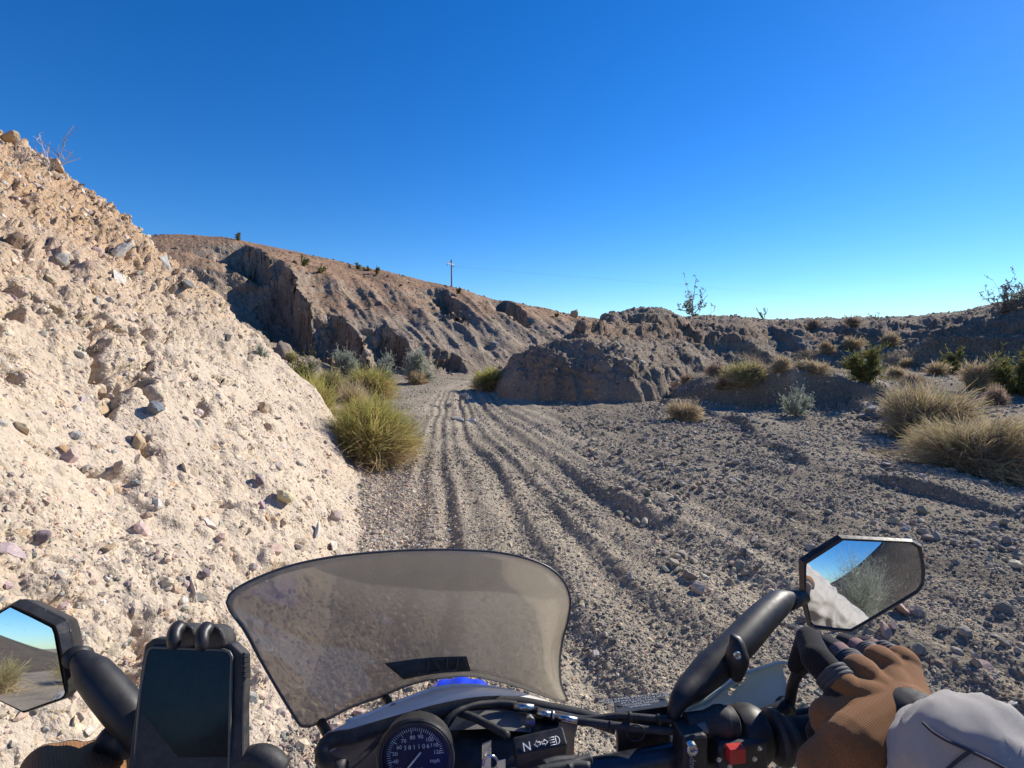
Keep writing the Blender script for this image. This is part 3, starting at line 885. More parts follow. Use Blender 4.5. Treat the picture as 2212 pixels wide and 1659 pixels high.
rock_at(675, 386, 9, "tan", "tan boulder at the right foot of the rock mound", (1.1, .8, 1), 0.0)
rock_at(680, 393, 9, "grey", "grey boulder beneath the tan one at the mound's foot", (1.2, .8, .8), 0.0)
rock_at(628, 360, 10, "pale grey", "grey block in the rubble on the mound's right flank")
rock_at(642, 362, 8, "pale grey", "pale stone in the rubble right of the grey block")
rock_at(616, 317, 6, "white", "white stone under the crest of the rock mound")
rock_at(695, 314, 8, "brown", "brown stone below the leafless bush on the mound")
rock_at(885, 634, 21, "pink", "pink pointed stone on the gravel below the right mirror", (1.2, .8, .8), 0.05)
rock_at(894, 627, 12, "pink", "small peach stone behind the pink pointed stone", (1.1, .8, .9), 0.05)
rock_at(902, 628, 8, "cream", "cream pebble right of the peach stone")
rock_at(905, 610, 26, "pink", "dusty pink slab half hidden by the right mirror", (1.3, .9, .4), 0.2)
rock_at(980, 666, 26, "pink", "flat dusty pink stone on the gravel near the right edge", (1.2, .9, .35), 0.25)
rock_at(972, 716, 34, "orange", "rust-tan cobble just beyond the grey sleeve", (1.2, .8, .7), 0.15)
rock_at(990, 722, 24, "cream", "cream cobble against the rust-tan cobble", (1.2, .8, .7), 0.15)
rock_at(1012, 705, 14, "white", "white stone on the gravel at the right edge", (1, .8, .6))
rock_at(595, 657, 12, "white", "white stone between windscreen and mirror arm", (.7, 1.2, .7), 0.1)
rock_at(612, 644, 13, "dark grey", "dark stone right of the white stone by the windscreen", (1, .8, .8), 0.1)
rock_at(846, 556, 9, "white", "white chip on the gravel above the right mirror")
rock_at(755, 541, 10, "cream", "cream stone on a gravel ridge left of the mirror", (1.2, .8, .8), 0.05)
for (u, v, w, cl, lb) in ((862, 418, 12, "grey", "leftmost grey block of the rubble heap by the straw bush"), (872, 412, 10, "pale grey", "pale block on top of the rubble heap by the straw bush"),
                          (880, 417, 11, "grey", "grey block in the middle of the rubble heap"), (888, 422, 10, "grey", "lowest grey block of the rubble heap"),
                          (890, 413, 9, "pale grey", "pale block at the right of the rubble heap"), (868, 421, 9, "dark grey", "dark block at the foot of the rubble heap")):
    rock_at(u, v, w, cl, lb, (1.2, .8, .9), 0.05)

def colour_of(c):
    return min(RC, key=lambda k: sum((a - b) ** 2 for a, b in zip(RC[k], c)))

def loose_rocks(region, n, s0, s1, weight, pal, w, where, group, sink=0.15):
    p, nn, d = scatter(region, n, weight, rr_)
    sz = (s0 ** -2 + rr_.random(n) * (s1 ** -2 - s0 ** -2)) ** -0.5
    for i in range(n):
        col = colour_of(pal[rr_.choice(len(pal), p=w)])
        st = "squat" if rr_.random() < .5 else "angular"
        put_rock(p[i], nn[i], sz[i], col, f"{st} {col} stone {where}", group, sink=sink, big=d[i] < 9,
                 stretch=(1.1, .9, .7 if st == "squat" else 1.0))
infov = lambda c: (c[:, 1] > 1.0) & (np.abs(c[:, 0]) < c[:, 1] * 0.98)
loose_rocks(0, 62, .07, .17, lambda d, c, n: infov(c) * (d > 2.6) * (d < 12) * (c[:, 0] > .6) * clump(c, .5, 61, .05), GREYS, GREY_W,
            "lying loose on the gravel wash", "loose stones on the gravel wash")
loose_rocks(1, 40, .10, .22, lambda d, c, n: infov(c) * (d < 12) * (.2 + sstep(1, 3, c[:, 2])), PALES, PALE_W, "jutting from the sunlit bank", "larger stones jutting from the bank", 0.3)
loose_rocks(3, 42, .16, .36, lambda d, c, n: infov(c) * (d < 34) * sstep(.6, .9, n[:, 2]), GREYS, GREY_W, "on the mound and terrace slope", "larger stones on the terrace slope")
loose_rocks(2, 48, .30, .65, lambda d, c, n: infov(c) * (d < 90) * sstep(.7, .9, n[:, 2]), BROWNS, BROWN_W, "on the far brown hillside", "larger stones on the far hillside")

# ------------------------------------------------------------------ shrubs
M_PLANT = attr_mat("plant", 0.75, 0.25, trans=0.42)
M_TWIG = attr_mat("dry_twigs", 0.85, 0.15, trans=0.1)

def ribbons(paths, width, c0, c1, rng, taper=0.35):
    """paths (n,k,3) -> flat tapering blades with colour running from c0 at the base to c1 at the tip"""
    n, k, _ = paths.shape
    d = np.gradient(paths, axis=1); d /= np.linalg.norm(d, axis=2, keepdims=True) + 1e-9
    s = np.cross(d, rng.normal(size=(n, 1, 3))); s /= np.linalg.norm(s, axis=2, keepdims=True) + 1e-9
    t_ = np.linspace(0, 1, k)[None, :, None]
    w = np.asarray(width).reshape(-1, 1, 1) * (1 - (1 - taper) * t_) * 0.5
    v = np.stack([paths - s * w, paths + s * w], 2).reshape(-1, 3)
    b = (np.arange(n) * k * 2)[:, None] + (np.arange(k - 1) * 2)[None]
    f = np.stack([b, b + 1, b + 3, b + 2], -1).reshape(-1, 4)
    c = c0[:, None] * (1 - t_) + c1[:, None] * t_
    c = np.repeat(c[:, :, None], 2, axis=2).reshape(-1, 3)
    return v, f, c

def curve_paths(p0, p1, k, bow, jit, rng):
    n = len(p0)
    t_ = np.linspace(0, 1, k)[None, :, None]
    mid = (p0 + p1) / 2; mid[:, 2] += bow
    mid += rng.normal(0, 1, (n, 3)) * jit * np.linalg.norm(p1 - p0, axis=1, keepdims=True)
    return (1 - t_) ** 2 * p0[:, None] + 2 * t_ * (1 - t_) * mid[:, None] + t_ ** 2 * p1[:, None]

def merge(lst):
    off = 0; V, Fc, C = [], [], []
    for v, f, c in lst:
        V.append(v); Fc.append(f + off); C.append(c); off += len(v)
    return np.vstack(V), np.vstack(Fc), np.vstack(C)

def pal_pick(pal, n, rng, var=0.15):
    pal = np.array(pal)
    return pal[rng.integers(0, len(pal), n)] * (1 + rng.normal(0, var, (n, 1))).clip(.5, 1.6)

GREEN = [[.42, .43, .10], [.36, .41, .10], [.48, .44, .12], [.55, .46, .15], [.30, .36, .09], [.50, .38, .16]]
STRAW = [[.58, .43, .22], [.50, .38, .20], [.64, .50, .28], [.42, .31, .17]]
GREYG = [[.34, .37, .29], [.40, .43, .35], [.29, .325, .26], [.45, .46, .37]]
PINKS = [[.38, .28, .22], [.44, .34, .27], [.31, .225, .18]]
PSTRAW = [[.54, .43, .28], [.61, .50, .34], [.45, .36, .24], [.50, .42, .26]]
CREO = [[.12, .14, .045], [.16, .17, .055], [.20, .20, .065], [.25, .22, .08]]
OLIVE = [[.36, .34, .145], [.42, .375, .18], [.32, .31, .125], [.50, .42, .22]]

def crown(n, rx, ry, h, rng, lobes, up=0.15):
    """tips of the stems: several overlapping domes of different size, a few stems reaching past them"""
    k = lobes + 3
    ca_ = rng.uniform(0, 2 * np.pi, k) + np.arange(k) * 2.4
    cr = rng.uniform(.30, .72, k); cr[0] = 0.12
    sz = rng.uniform(.30, .60, k); sz[0] = .62
    cz = rng.uniform(.05, .40, k); cz[0] = .25
    w = sz ** 2; w /= w.sum()
    i = rng.choice(k, n, p=w)
    az = rng.uniform(0, 2 * np.pi, n)
    se = rng.uniform(-.25, 1, n); el_ = np.arcsin(se) * (1 - up) + up * np.pi / 2 * rng.random(n)
    r = (1 - 0.38 * rng.random(n) ** 1.4) * np.where(rng.random(n) < .03, rng.uniform(1.03, 1.15, n), 1)
    x = cr[i] * np.cos(ca_[i]) + sz[i] * r * np.cos(az) * np.cos(el_)
    y = cr[i] * np.sin(ca_[i]) + sz[i] * r * np.sin(az) * np.cos(el_)
    z = cz[i] + (sz[i] * .95) * r * np.sin(el_)
    q_ = max(1e-3, np.percentile(z, 99.5)); e_ = max(1e-3, np.percentile(np.abs(x), 97))
    return np.stack([x * rx / e_, y * ry / e_, np.maximum(z / q_, .03) * h], 1)

def make_shrub(name, pos, rx, h, style, seed, dens, label, cat, group=None, ry=None, px=0.003, dry=True):
    rng = np.random.default_rng(seed)
    ry = ry or rx
    pos = np.asarray(pos)
    n = int(dens)
    lobes = int(rng.integers(2, 5))
    fol, dryl = [], []
    tips = crown(n, rx, ry, h, rng, lobes)
    tips[:, :2] += rng.normal(0, .06, (n, 2)) * np.array([rx, ry]); base = rng.normal(0, 0.20, (n, 3)) * np.array([rx, ry, 0]); base[:, 2] = -0.02
    if style in ("broom", "olive", "straw", "pinkish", "dryolive"):
        pal, tp = {"dryolive": (STRAW, OLIVE + PSTRAW + PINKS), "broom": (STRAW, GREEN), "olive": (PSTRAW, OLIVE), "straw": (STRAW, PSTRAW), "pinkish": (PINKS, PINKS)}[style]
        paths = curve_paths(base, tips, 6, 0.22 * h, 0.10, rng)
        c1 = pal_pick(tp, n, rng); c0 = pal_pick(pal, n, rng) * 0.8
        dead = rng.random((n, 1)) < .14
        c1 = np.where(dead, pal_pick(STRAW, n, rng) * .8, c1)
        lowness = np.clip(1.05 - tips[:, 2:3] / ((0.80 if style == "broom" else 0.55) * h), 0, 1) * (0.8 if style == "broom" else 0.4)
        c1 = c1 * (1 - lowness) + pal_pick(STRAW, n, rng) * lowness
        fol.append(ribbons(paths, px * 1.2, c0, c1, rng))
        m_ = int(n * 2.2)                                   # side twigs
        src = rng.integers(0, n, m_); tt_ = rng.uniform(0.45, 0.95, m_)
        idx = (tt_ * 5).astype(int)
        st = paths[src, idx]
        dirv = paths[src, np.minimum(idx + 1, 5)] - paths[src, idx]
        dirv /= np.linalg.norm(dirv, axis=1, keepdims=True) + 1e-9
        ln = rng.uniform(0.10, 0.26, (m_, 1)) * min(max(rx, h), 1.0)
        en = st + (dirv + rng.normal(0, 0.38, (m_, 3)) + np.array([0, 0, .22])) * ln
        c = c1[src] * (0.85 + 0.3 * rng.random((m_, 1)))
        fol.append(ribbons(curve_paths(st, en, 4, 0.02 * h, 0.05, rng), px, c * .9, c * 1.12, rng))
        if dry:
            k = max(20, n // 3)
            tp_ = crown(k, rx * 1.02, ry * 1.02, h * 0.42, rng, lobes)
            bs = rng.normal(0, 0.2, (k, 3)) * np.array([rx, ry, 0])
            dryl.append(ribbons(curve_paths(bs, tp_, 6, 0.10 * h, 0.22, rng), px * 1.3, pal_pick(STRAW, k, rng) * .7, pal_pick(STRAW, k, rng) * 1.1, rng))
    elif style in ("smoke", "creosote"):
        tp = GREYG if style == "smoke" else CREO
        nl = max(8, n // 60)                                 # limbs
        lt = crown(nl, rx * .8, ry * .8, h * .9, rng, lobes, up=.35)
        lp = curve_paths(rng.normal(0, .05, (nl, 3)) * np.array([rx, ry, 0]), lt, 8, 0.12 * h, 0.12, rng)
        wc = pal_pick([[.20, .16, .12], [.26, .21, .16]], nl, rng)
        dryl.append(ribbons(lp, max(px * 2.2, 0.018 * h), wc, wc * 1.1, rng))
        m_ = n
        src = rng.integers(0, nl, m_); tt_ = rng.uniform(0.30 if style == "smoke" else .2, 1.0, m_); idx = np.minimum((tt_ * 7).astype(int), 7)
        st = lp[src, idx] + rng.normal(0, .02 * h, (m_, 3))
        out = st - np.array([0, 0, .25 * h]); out /= np.linalg.norm(out, axis=1, keepdims=True) + 1e-9
        en = st + (out * .7 + rng.normal(0, .55, (m_, 3)) + np.array([0, 0, .35])) * rng.uniform(.10, .28, (m_, 1)) * h
        tw = curve_paths(st, en, 5, 0.02 * h, .08, rng)
        c = pal_pick(tp, m_, rng)
        fol.append(ribbons(tw, px * 1.1, c * .85, c * 1.05, rng))
        m2 = m_ * 5
        s2 = rng.integers(0, m_, m2); i2 = rng.integers(1, 5, m2)
        st = tw[s2, i2]
        en = st + (rng.normal(0, .8, (m2, 3)) + np.array([0, 0, .5])) * rng.uniform(.025, .06, (m2, 1)) * h
        c = c[s2] * (0.85 + .3 * rng.random((m2, 1)))
        fol.append(ribbons(np.stack([st, (st + en) / 2 + rng.normal(0, .004 * h, (m2, 3)), en], 1), px * (1.1 if style == "smoke" else 2.0), c, c, rng, .6))
    elif style == "bare":
        nl = max(7, n)
        lt = crown(nl, rx, ry, h, rng, lobes, up=.3)
        lp = curve_paths(rng.normal(0, .05, (nl, 3)) * np.array([rx, ry, 0]), lt, 9, 0.05 * h, 0.10, rng)
        lp[:, 1:] += rng.normal(0, .018 * h, lp[:, 1:].shape)
        wc = pal_pick([[.20, .17, .14], [.26, .22, .18]], nl, rng)
        dryl.append(ribbons(lp, max(px * 1.6, .014 * h), wc, wc, rng, .5))
        m_ = nl * 5
        src = rng.integers(0, nl, m_); idx = rng.integers(3, 9, m_)
        st = lp[src, idx]; en = st + (rng.normal(0, .6, (m_, 3)) + np.array([0, 0, .6])) * rng.uniform(.06, .16, (m_, 1)) * h
        tw = curve_paths(st, en, 5, 0, .1, rng)
        dryl.append(ribbons(tw, px, wc[src], wc[src] * 1.1, rng, .6))
        m2 = m_ * 7
        s2 = rng.integers(0, m_, m2); i2 = rng.integers(2, 5, m2)
        st = tw[s2, i2] + rng.normal(0, .012 * h, (m2, 3)); en = st + rng.normal(0, .022 * h, (m2, 3))
        c = pal_pick([[.24, .24, .17], [.30, .29, .22], [.18, .18, .12]], m2, rng)
        fol.append(ribbons(np.stack([st, (st + en) / 2, en], 1), px * 2.2, c, c, rng, .7))
    elif style == "dead":
        nl = 13
        lt = crown(nl, rx, ry, h, rng, 3, up=.35)
        lp = curve_paths(np.zeros((nl, 3)), lt, 8, 0.05 * h, .12, rng)
        wc = pal_pick([[.42, .36, .32], [.50, .44, .38]], nl, rng)
        fol.append(ribbons(lp, px * 2.4, wc, wc, rng, .5))
        m_ = nl * 4
        src = rng.integers(0, nl, m_); idx = rng.integers(3, 8, m_)
        st = lp[src, idx]; en = st + (rng.normal(0, .5, (m_, 3)) + np.array([0, 0, .7])) * rng.uniform(.12, .3, (m_, 1)) * h
        fol.append(ribbons(curve_paths(st, en, 5, 0, .1, rng), px * 1.4, wc[src], wc[src], rng, .6))
    V, Fc, C = merge(fol)
    me = mesh_from(name, V, Fc, C, smooth=False)
    o = add_obj(name, me, M_PLANT)
    o.location = pos
    tag(o, label, cat, group)
    if dryl:
        V, Fc, C = merge(dryl)
        add_obj("dry_stems" if style in ("broom", "olive", "straw", "pinkish", "dryolive") else "branch", mesh_from("dry_stems", V, Fc, C), M_TWIG, parent=o)
    return o

_seed = [300]
def shrub(u0, u1, v0, v1, style, label, dens=700, name="desert_shrub", cat="shrub", group=None, depth=None, sinkz=0.0, flat=1.0):
    _seed[0] += 1
    p, n, d = hit((u0 + u1) / 2, v1)
    if depth:
        d = depth
        ray = P((u0 + u1) / 2, v1, depth)
        p = np.array([ray.x, ray.y, float(Hz(ray.x, ray.y)[0])])
    rx = (u1 - u0) / 2 / F * d * 1.05
    top = P((u0 + u1) / 2, v0, d + 0.0)
    h = max(0.08, top.z - p[2])
    p = p + np.array([0, rx * 0.25, 0]); p[2] = float(Hz(p[0], p[1])[0]) - 0.03 - sinkz
    h = max(h, P((u0 + u1) / 2, v0, d + rx * .25).z - p[2])
    return make_shrub(name, p, rx, h, style, _seed[0], dens, label, cat, group, ry=rx * flat, px=max(0.0022, d * 0.00095))

# beside the track on the left
shrub(319, 413, 396, 472, "broom", "big dense green broom bush with straw skirt at the end of the bank", 5200, "broom_shrub", depth=6.25)
shrub(292, 334, 374, 404, "broom", "smaller bright green broom bush touching the bank's rim", 1500, "broom_shrub", depth=8.5)
shrub(340, 394, 366, 396, "broom", "wide low green bush behind the big broom bush", 1900, "broom_shrub", depth=13.5)
shrub(312, 346, 368, 391, "olive", "olive bush left of the wide low green bush", 1000, depth=14.5)
shrub(338, 367, 380, 394, "straw", "pale straw clump between the big broom bush and the wide low one", 700, depth=11.0)
shrub(331, 358, 350, 379, "smoke", "leftmost pale grey-green smoke tree under the dark gully", 700, "smoke_tree", "tree", depth=18.0)
shrub(374, 394, 355, 379, "smoke", "narrow grey-green smoke tree, middle of the three by the bend", 600, "smoke_tree", "tree", depth=18.5)
shrub(402, 431, 352, 381, "smoke", "roundest grey-green smoke tree, nearest the bend of the track", 900, "smoke_tree", "tree", depth=18.5)
shrub(405, 428, 370, 382, "straw", "tan dead brush at the foot of the roundest smoke tree", 300, depth=18.0)
shrub(274, 312, 359, 388, "creosote", "dark green leafy bush rising behind the bank's rim", 700, "creosote_bush", depth=12.0)
shrub(253, 266, 344, 357, "smoke", "small grey bush low on the grey slope behind the bank", 250)
shrub(286, 300, 352, 364, "olive", "small olive bush on the slope left of the smoke trees", 250)
shrub(470, 506, 367, 390, "broom", "green bush with tan base against the left foot of the mound", 1500, "broom_shrub", depth=16.2)
shrub(30, 62, 134, 170, "dead", "bare dead twigs on the bank's skyline beside the tan boulder", 7, "dead_plant", "plant")
shrub(12, 26, 140, 162, "dead", "faint dead twigs on the bank's skyline near the left edge", 7, "dead_plant", "plant")
for u, v, w, h, lb in ((303, 265, 15, 12, "dark green bush alone high on the brown hillside"), (320, 273, 12, 10, "smaller dark green bush below the lone one on the brown hillside"),
                       (238, 240, 9, 9, "dark bush on the hill's skyline above the gullies"), (359, 269, 8, 7, "leftmost of three dark bushes on the hill's skyline"),
                       (366, 271, 10, 6, "flat middle one of three dark bushes on the hill's skyline"), (377, 274, 9, 8, "rightmost of three dark bushes on the hill's skyline"),
                       (458, 293, 7, 6, "tiny dark bush on the skyline right of the power pole"), (557, 316, 8, 4, "tiny bush where the hill's skyline meets the mound")):
    w, h = w * .8, h * .8
    shrub(u - w / 2, u + w / 2, v - h, v + 1, "creosote", lb, 120, "creosote_bush")
# skyline on the right
shrub(680, 711, 277, 310, "bare", "sparse twiggy bush with seed tufts on top of the mound", 17, "creosote_bush")
shrub(974, 1052, 277, 311, "bare", "large spreading twiggy bush on the skyline at the right edge", 64, "creosote_bush")
shrub(758, 772, 309, 316, "bare", "tiny twiggy plant on the terrace skyline", 6, "creosote_bush")
shrub(870, 884, 314, 321, "bare", "tiny sparse plant in the dip of the terrace skyline", 6, "creosote_bush")
# slope and wash on the right
for a in ((820, 836, 341, 354, "straw", "straw ball bush on the slope, left of the grey one", 420), (842, 861, 337, 351, "straw", "greyish straw bush in the middle of the terrace slope", 420),
          (881, 902, 332, 347, "straw", "straw bush highest at the shadow's edge on the slope", 480), (806, 820, 318, 328, "pinkish", "dull pinkish bush just under the terrace skyline", 260),
          (847, 862, 315, 327, "pinkish", "brownish bush on the terrace skyline", 260), (772, 792, 355, 372, "straw", "upright pale straw bush behind the low cut bank", 520),
          (797, 833, 362, 375, "straw", "wide low straw bush on the crest of the low cut bank", 700), (850, 891, 349, 385, "creosote", "tall dark green bush behind the low cut bank", 800),
          (889, 908, 366, 380, "straw", "round tan bush right of the tall dark green bush", 420), (946, 969, 350, 374, "creosote", "dark green bush in the shade of the right slope", 500),
          (728, 767, 378, 403, "olive", "olive bush with yellow top at the left of the low cut bank", 1100), (750, 769, 368, 385, "pinkish", "grey twiggy bush above the olive bush", 420),
          (783, 814, 389, 417, "smoke", "pale grey-green bush standing alone on the gravel", 520), (890, 966, 384, 436, "dryolive", "big straw and pinkish bush left of the edge bush", 2600),
          (928, 1052, 412, 476, "dryolive", "largest olive bush, cut off by the right edge", 4200), (997, 1050, 348, 396, "creosote", "green leafy bush at the right edge above the large olive one", 1100),
          (988, 1014, 386, 407, "pinkish", "dark twiggy bush between the edge bushes", 600), (667, 703, 400, 421, "straw", "low straw bush on the gravel in front of the mound", 800),
          (707, 727, 360, 376, "pinkish", "pinkish brush in the hollow right of the mound", 380), (681, 693, 373, 383, "pinkish", "small pinkish tuft at the mound's right foot", 200),
          (736, 748, 365, 374, "olive", "small yellow-green tuft in the hollow right of the mound", 220), (713, 733, 383, 397, "pinkish", "low pinkish brush left of the olive bush", 360),
          (905, 925, 372, 384, "pinkish", "brown twigs on the floor beyond the round tan bush", 260), (930, 948, 360, 375, "straw", "dry grass tuft left of the shaded green bush", 300),
          (965, 992, 360, 392, "straw", "tall dry straw grass beside the right edge bush", 700), (900, 918, 357, 366, "straw", "pale tuft in the shade of the right slope", 200)):
    shrub(*a[:4], a[4], a[5], a[6], "creosote_bush" if a[4] == "creosote" else "desert_shrub")
# grown behind the rider, seen in the mirror
make_shrub("smoke_tree", (1.75, -6.2, float(Hz(1.75, -6.2)[0])), .85, 2.3, "smoke", 901, 1500, "tall smoke tree behind the rider, seen in the right mirror", "tree", px=.006)
make_shrub("desert_shrub", (2.9, -6.0, float(Hz(2.9, -6.0)[0])), .7, .8, "straw", 902, 900, "straw bush behind the rider, seen in the right mirror", "shrub", px=.006)
for k_, (x_, y_, r_, h_) in enumerate(((-5.2, -9.6, .9, 1.1), (-3.4, -11.5, 1.1, 1.4), (-7.4, -12.5, 1.3, 1.7))):
    make_shrub('desert_shrub', (x_, y_, float(Hz(x_, y_)[0])), r_, h_, 'olive', 910 + k_, 700, ['low olive bush behind the rider, nearest in the left mirror', 'middle olive bush behind the rider, seen in the left mirror', 'largest olive bush behind the rider, seen in the left mirror'][k_], 'shrub', px=.010)
# dry grass litter on the floor of the hollow
rng = np.random.default_rng(404)
gp, gn, gd = scatter(0, 2600, lambda d, c, n: infov(c) * (c[:, 0] > 3.5) * (c[:, 1] > 11) * (c[:, 1] < 24) * (clump(c, .6, 71, 0) > .7), rng)
gp2, _, _ = scatter(3, 2600, lambda d, c, n: infov(c) * (c[:, 0] > 9) * (d < 26) * (c[:, 2] < 1.6) * (clump(c, .6, 72, 0) > .5), rng)
gp = np.vstack([gp, gp2])
tip = gp + rng.normal(0, .10, gp.shape) * np.array([1, 1, 0]) + np.array([0, 0, 1]) * rng.uniform(.04, .2, (len(gp), 1))
v_, f_, c_ = ribbons(curve_paths(gp, tip, 4, .03, .1, rng), .012, pal_pick(STRAW, len(gp), rng) * .8, pal_pick(PSTRAW, len(gp), rng), rng)
o = add_obj("dry_grass", mesh_from("dry_grass", v_, f_, c_), M_TWIG, kind="stuff")
tag(o, "thin dry grass on the floor and slope of the hollow at right", "grass")

# ------------------------------------------------------------------ power pole and lines
def tube_mesh(paths, name="tube", seg=8, cap=True):
    """paths: list of (points, radii) -> one mesh of round tubes"""
    V, Fq, off = [], [], 0
    for pts, rad in paths:
        pts = np.array([tuple(p) for p in pts], float); n = len(pts)
        rad = np.full(n, rad, float) if np.isscalar(rad) else np.asarray(rad, float)
        d = np.gradient(pts, axis=0); d /= np.linalg.norm(d, axis=1, keepdims=True) + 1e-12
        ref = np.array([0, 0, 1.0]) if abs(d[0, 2]) < .9 else np.array([1.0, 0, 0])
        u_ = np.cross(d[0], ref); u_ /= np.linalg.norm(u_)
        rings = []
        for i in range(n):
            u_ = u_ - d[i] * (u_ @ d[i]); u_ /= np.linalg.norm(u_)
            w_ = np.cross(d[i], u_)
            a = np.linspace(0, 2 * np.pi, seg, endpoint=False)[:, None]
            rings.append(pts[i] + rad[i] * (np.cos(a) * u_ + np.sin(a) * w_))
        V.append(np.vstack(rings + [pts[:1], pts[-1:]]))
        for i in range(n - 1):
            for j in range(seg):
                a, b = off + i * seg + j, off + i * seg + (j + 1) % seg
                Fq.append((a, b, b + seg, a + seg))
        if cap:
            c0, c1 = off + n * seg, off + n * seg + 1
            for j in range(seg):
                Fq.append((off + (j + 1) % seg, off + j, c0, c0))
                Fq.append((off + (n - 1) * seg + j, off + (n - 1) * seg + (j + 1) % seg, c1, c1))
        off += len(V[-1])
    me = bpy.data.meshes.new(name)
    me.from_pydata(np.vstack(V).tolist(), [], [tuple(dict.fromkeys(f)) for f in Fq])
    for p in me.polygons: p.use_smooth = True
    me.update()
    return me

M_POLE = simple_mat("weathered_pole", (.23, .19, .16), .9, scale=8)
M_ARM = simple_mat("pale_crossarm", (.75, .72, .68), .8, scale=8)
M_WIRE = simple_mat("wire", (.20, .22, .25), .6, .3)
PD = 95.0
pt, pb = P(451.5, 259.5, PD), P(451.5, 289.5, PD)
pole = bpy.data.objects.new("utility_pole", None); COL.objects.link(pole)
pole.location = (pb.x, pb.y, pb.z - 3)
tag(pole, "lone wooden power pole with one crossarm on the hill's skyline", "utility pole")
L_ = lambda p: Vector(p) - pole.location
add_obj("post", tube_mesh([([L_((pb.x, pb.y, pb.z - 3)), L_(pt)], [.17, .13])], "post", 10), M_POLE, pole)
a0, a1 = P(447.3, 263.3, PD - 1.0), P(454.3, 265.0, PD + .6)
def bar_mesh(a, b, w, h, name="bar"):
    a, b = Vector(a), Vector(b)
    d = (b - a).normalized(); s = d.cross(Vector((0, 0, 1))).normalized(); t_ = s.cross(d)
    vs = [p + s * (w / 2 * i) + t_ * (h / 2 * j) for p in (a, b) for i, j in ((-1, -1), (1, -1), (1, 1), (-1, 1))]
    me = bpy.data.meshes.new(name)
    me.from_pydata([tuple(v) for v in vs], [], [(3, 2, 1, 0), (4, 5, 6, 7), (0, 1, 5, 4), (1, 2, 6, 5), (2, 3, 7, 6), (3, 0, 4, 7)])
    return me
off_ = Vector((0, -.3, 0))
add_obj("crossarm", bar_mesh(L_(a0) + off_, L_(a1) + off_, .15, .17), M_ARM, pole)
ends = []
for f_ in (0.02, .62, .96):
    p = a0.lerp(a1, f_) + off_
    e = p - Vector((0, 0, .42))
    add_obj("insulator", tube_mesh([([L_(p), L_(p - Vector((0, 0, .35)))], .05), ([L_(p - Vector((0, 0, .33))), L_(e)], [.10, .14])], "insulator", 6), M_WIRE, pole)
    ends.append(e)
add_obj("brace", tube_mesh([([L_(a0.lerp(a1, .3) + off_), L_(Vector((pb.x, pb.y - .25, a0.z + .5))), L_(a0.lerp(a1, .72) + off_)], .05)], "brace", 6), M_WIRE, pole)
for k, e in enumerate(ends):
    far = P(1010 + k * 14, 308 + 2 * k, 150)
    pts = []
    for s in np.linspace(0, 1, 30):
        p = e.lerp(far, s); p.z -= 6.0 * s * (1 - s) * 0.25
        pts.append(p)
    o = add_obj("power_line", tube_mesh([(pts, .0035)], "power_line", 4), M_WIRE)
    tag(o, ["left outer wire strung from the pole's crossarm towards the right", "middle wire strung from the pole's crossarm towards the right", "right outer wire strung from the pole's crossarm towards the right"][k], "power line", "wires of the power line")
# ------------------------------------------------------------------ the motorcycle
M_BLACK = simple_mat("black_plastic", (.018, .018, .019), .42, scale=90, dust=.10, bump=.0004)
M_RUBBER = simple_mat("black_rubber", (.020, .020, .021), .6, scale=120, dust=.14, bump=.0004)
M_SATIN = simple_mat("satin_black_metal", (.014, .014, .015), .52, .0, scale=90, dust=.06)
M_BAR = simple_mat("dark_anodised_bar", (.055, .06, .075), .35, .7, scale=120, dust=.05)
M_WHITE = simple_mat("white_plastic", (.80, .82, .80), .35, scale=40, var=.03, dust=.10)
_t = NT("white_guard_plastic")
_b = _t.add("ShaderNodeBsdfPrincipled", i_Roughness=.35); _tc = _t.add("ShaderNodeTexCoord")
_n = _t.add("ShaderNodeTexNoise", i_Scale=30.0, i_Detail=6.0); _t.link(_tc.outputs["Object"], _n.inputs["Vector"])
_c = _t.ramp(_n.outputs[0], [(.35, (.80, .82, .79)), (.7, (.72, .74, .70))]); _t.link(_c, _b.inputs["Base Color"])
_tr = _t.add("ShaderNodeBsdfTranslucent"); _tr.inputs[0].default_value = (.72, .80, .70, 1)
_m = _t.add("ShaderNodeMixShader"); _m.inputs[0].default_value = .40
_t.link(_b.outputs[0], _m.inputs[1]); _t.link(_tr.outputs[0], _m.inputs[2]); _t.link(_m.outputs[0], _t.out.inputs[0])
M_GUARD = _t.m
M_FAIR = simple_mat("fairing_plastic", (.72, .72, .69), .25, scale=30, var=.03, dust=.28, spec=.6)
M_GREYP = simple_mat("grey_inner_plastic", (.16, .155, .145), .45, scale=60, dust=.15)
M_BLUE = simple_mat("blue_plastic", (.02, .05, .62), .28, scale=60, var=.10, dust=.10)
M_RED = simple_mat("red_switch", (.50, .025, .02), .4, scale=90, dust=.05)
M_STEEL = simple_mat("steel", (.55, .54, .52), .28, 1.0, scale=120, dust=.08)
M_DIAL = simple_mat("dial_face", (.010, .014, .030), .35, scale=120)
M_PRINT = simple_mat("dial_print", (.50, .58, .60), .6, scale=200)
M_LETTER = simple_mat("worn_lettering", (.30, .31, .33), .7, scale=300, var=.3)
M_ICON = simple_mat("white_icons", (.82, .82, .80), .6, scale=200, var=.05)
M_ORANGE = simple_mat("pale_needle", (.72, .70, .58), .5, scale=200)
M_EDGE = simple_mat("screen_edge", (.07, .07, .068), .4, scale=60)
M_TYRE = simple_mat("tyre", (.025, .025, .025), .85, scale=60, dust=.4)

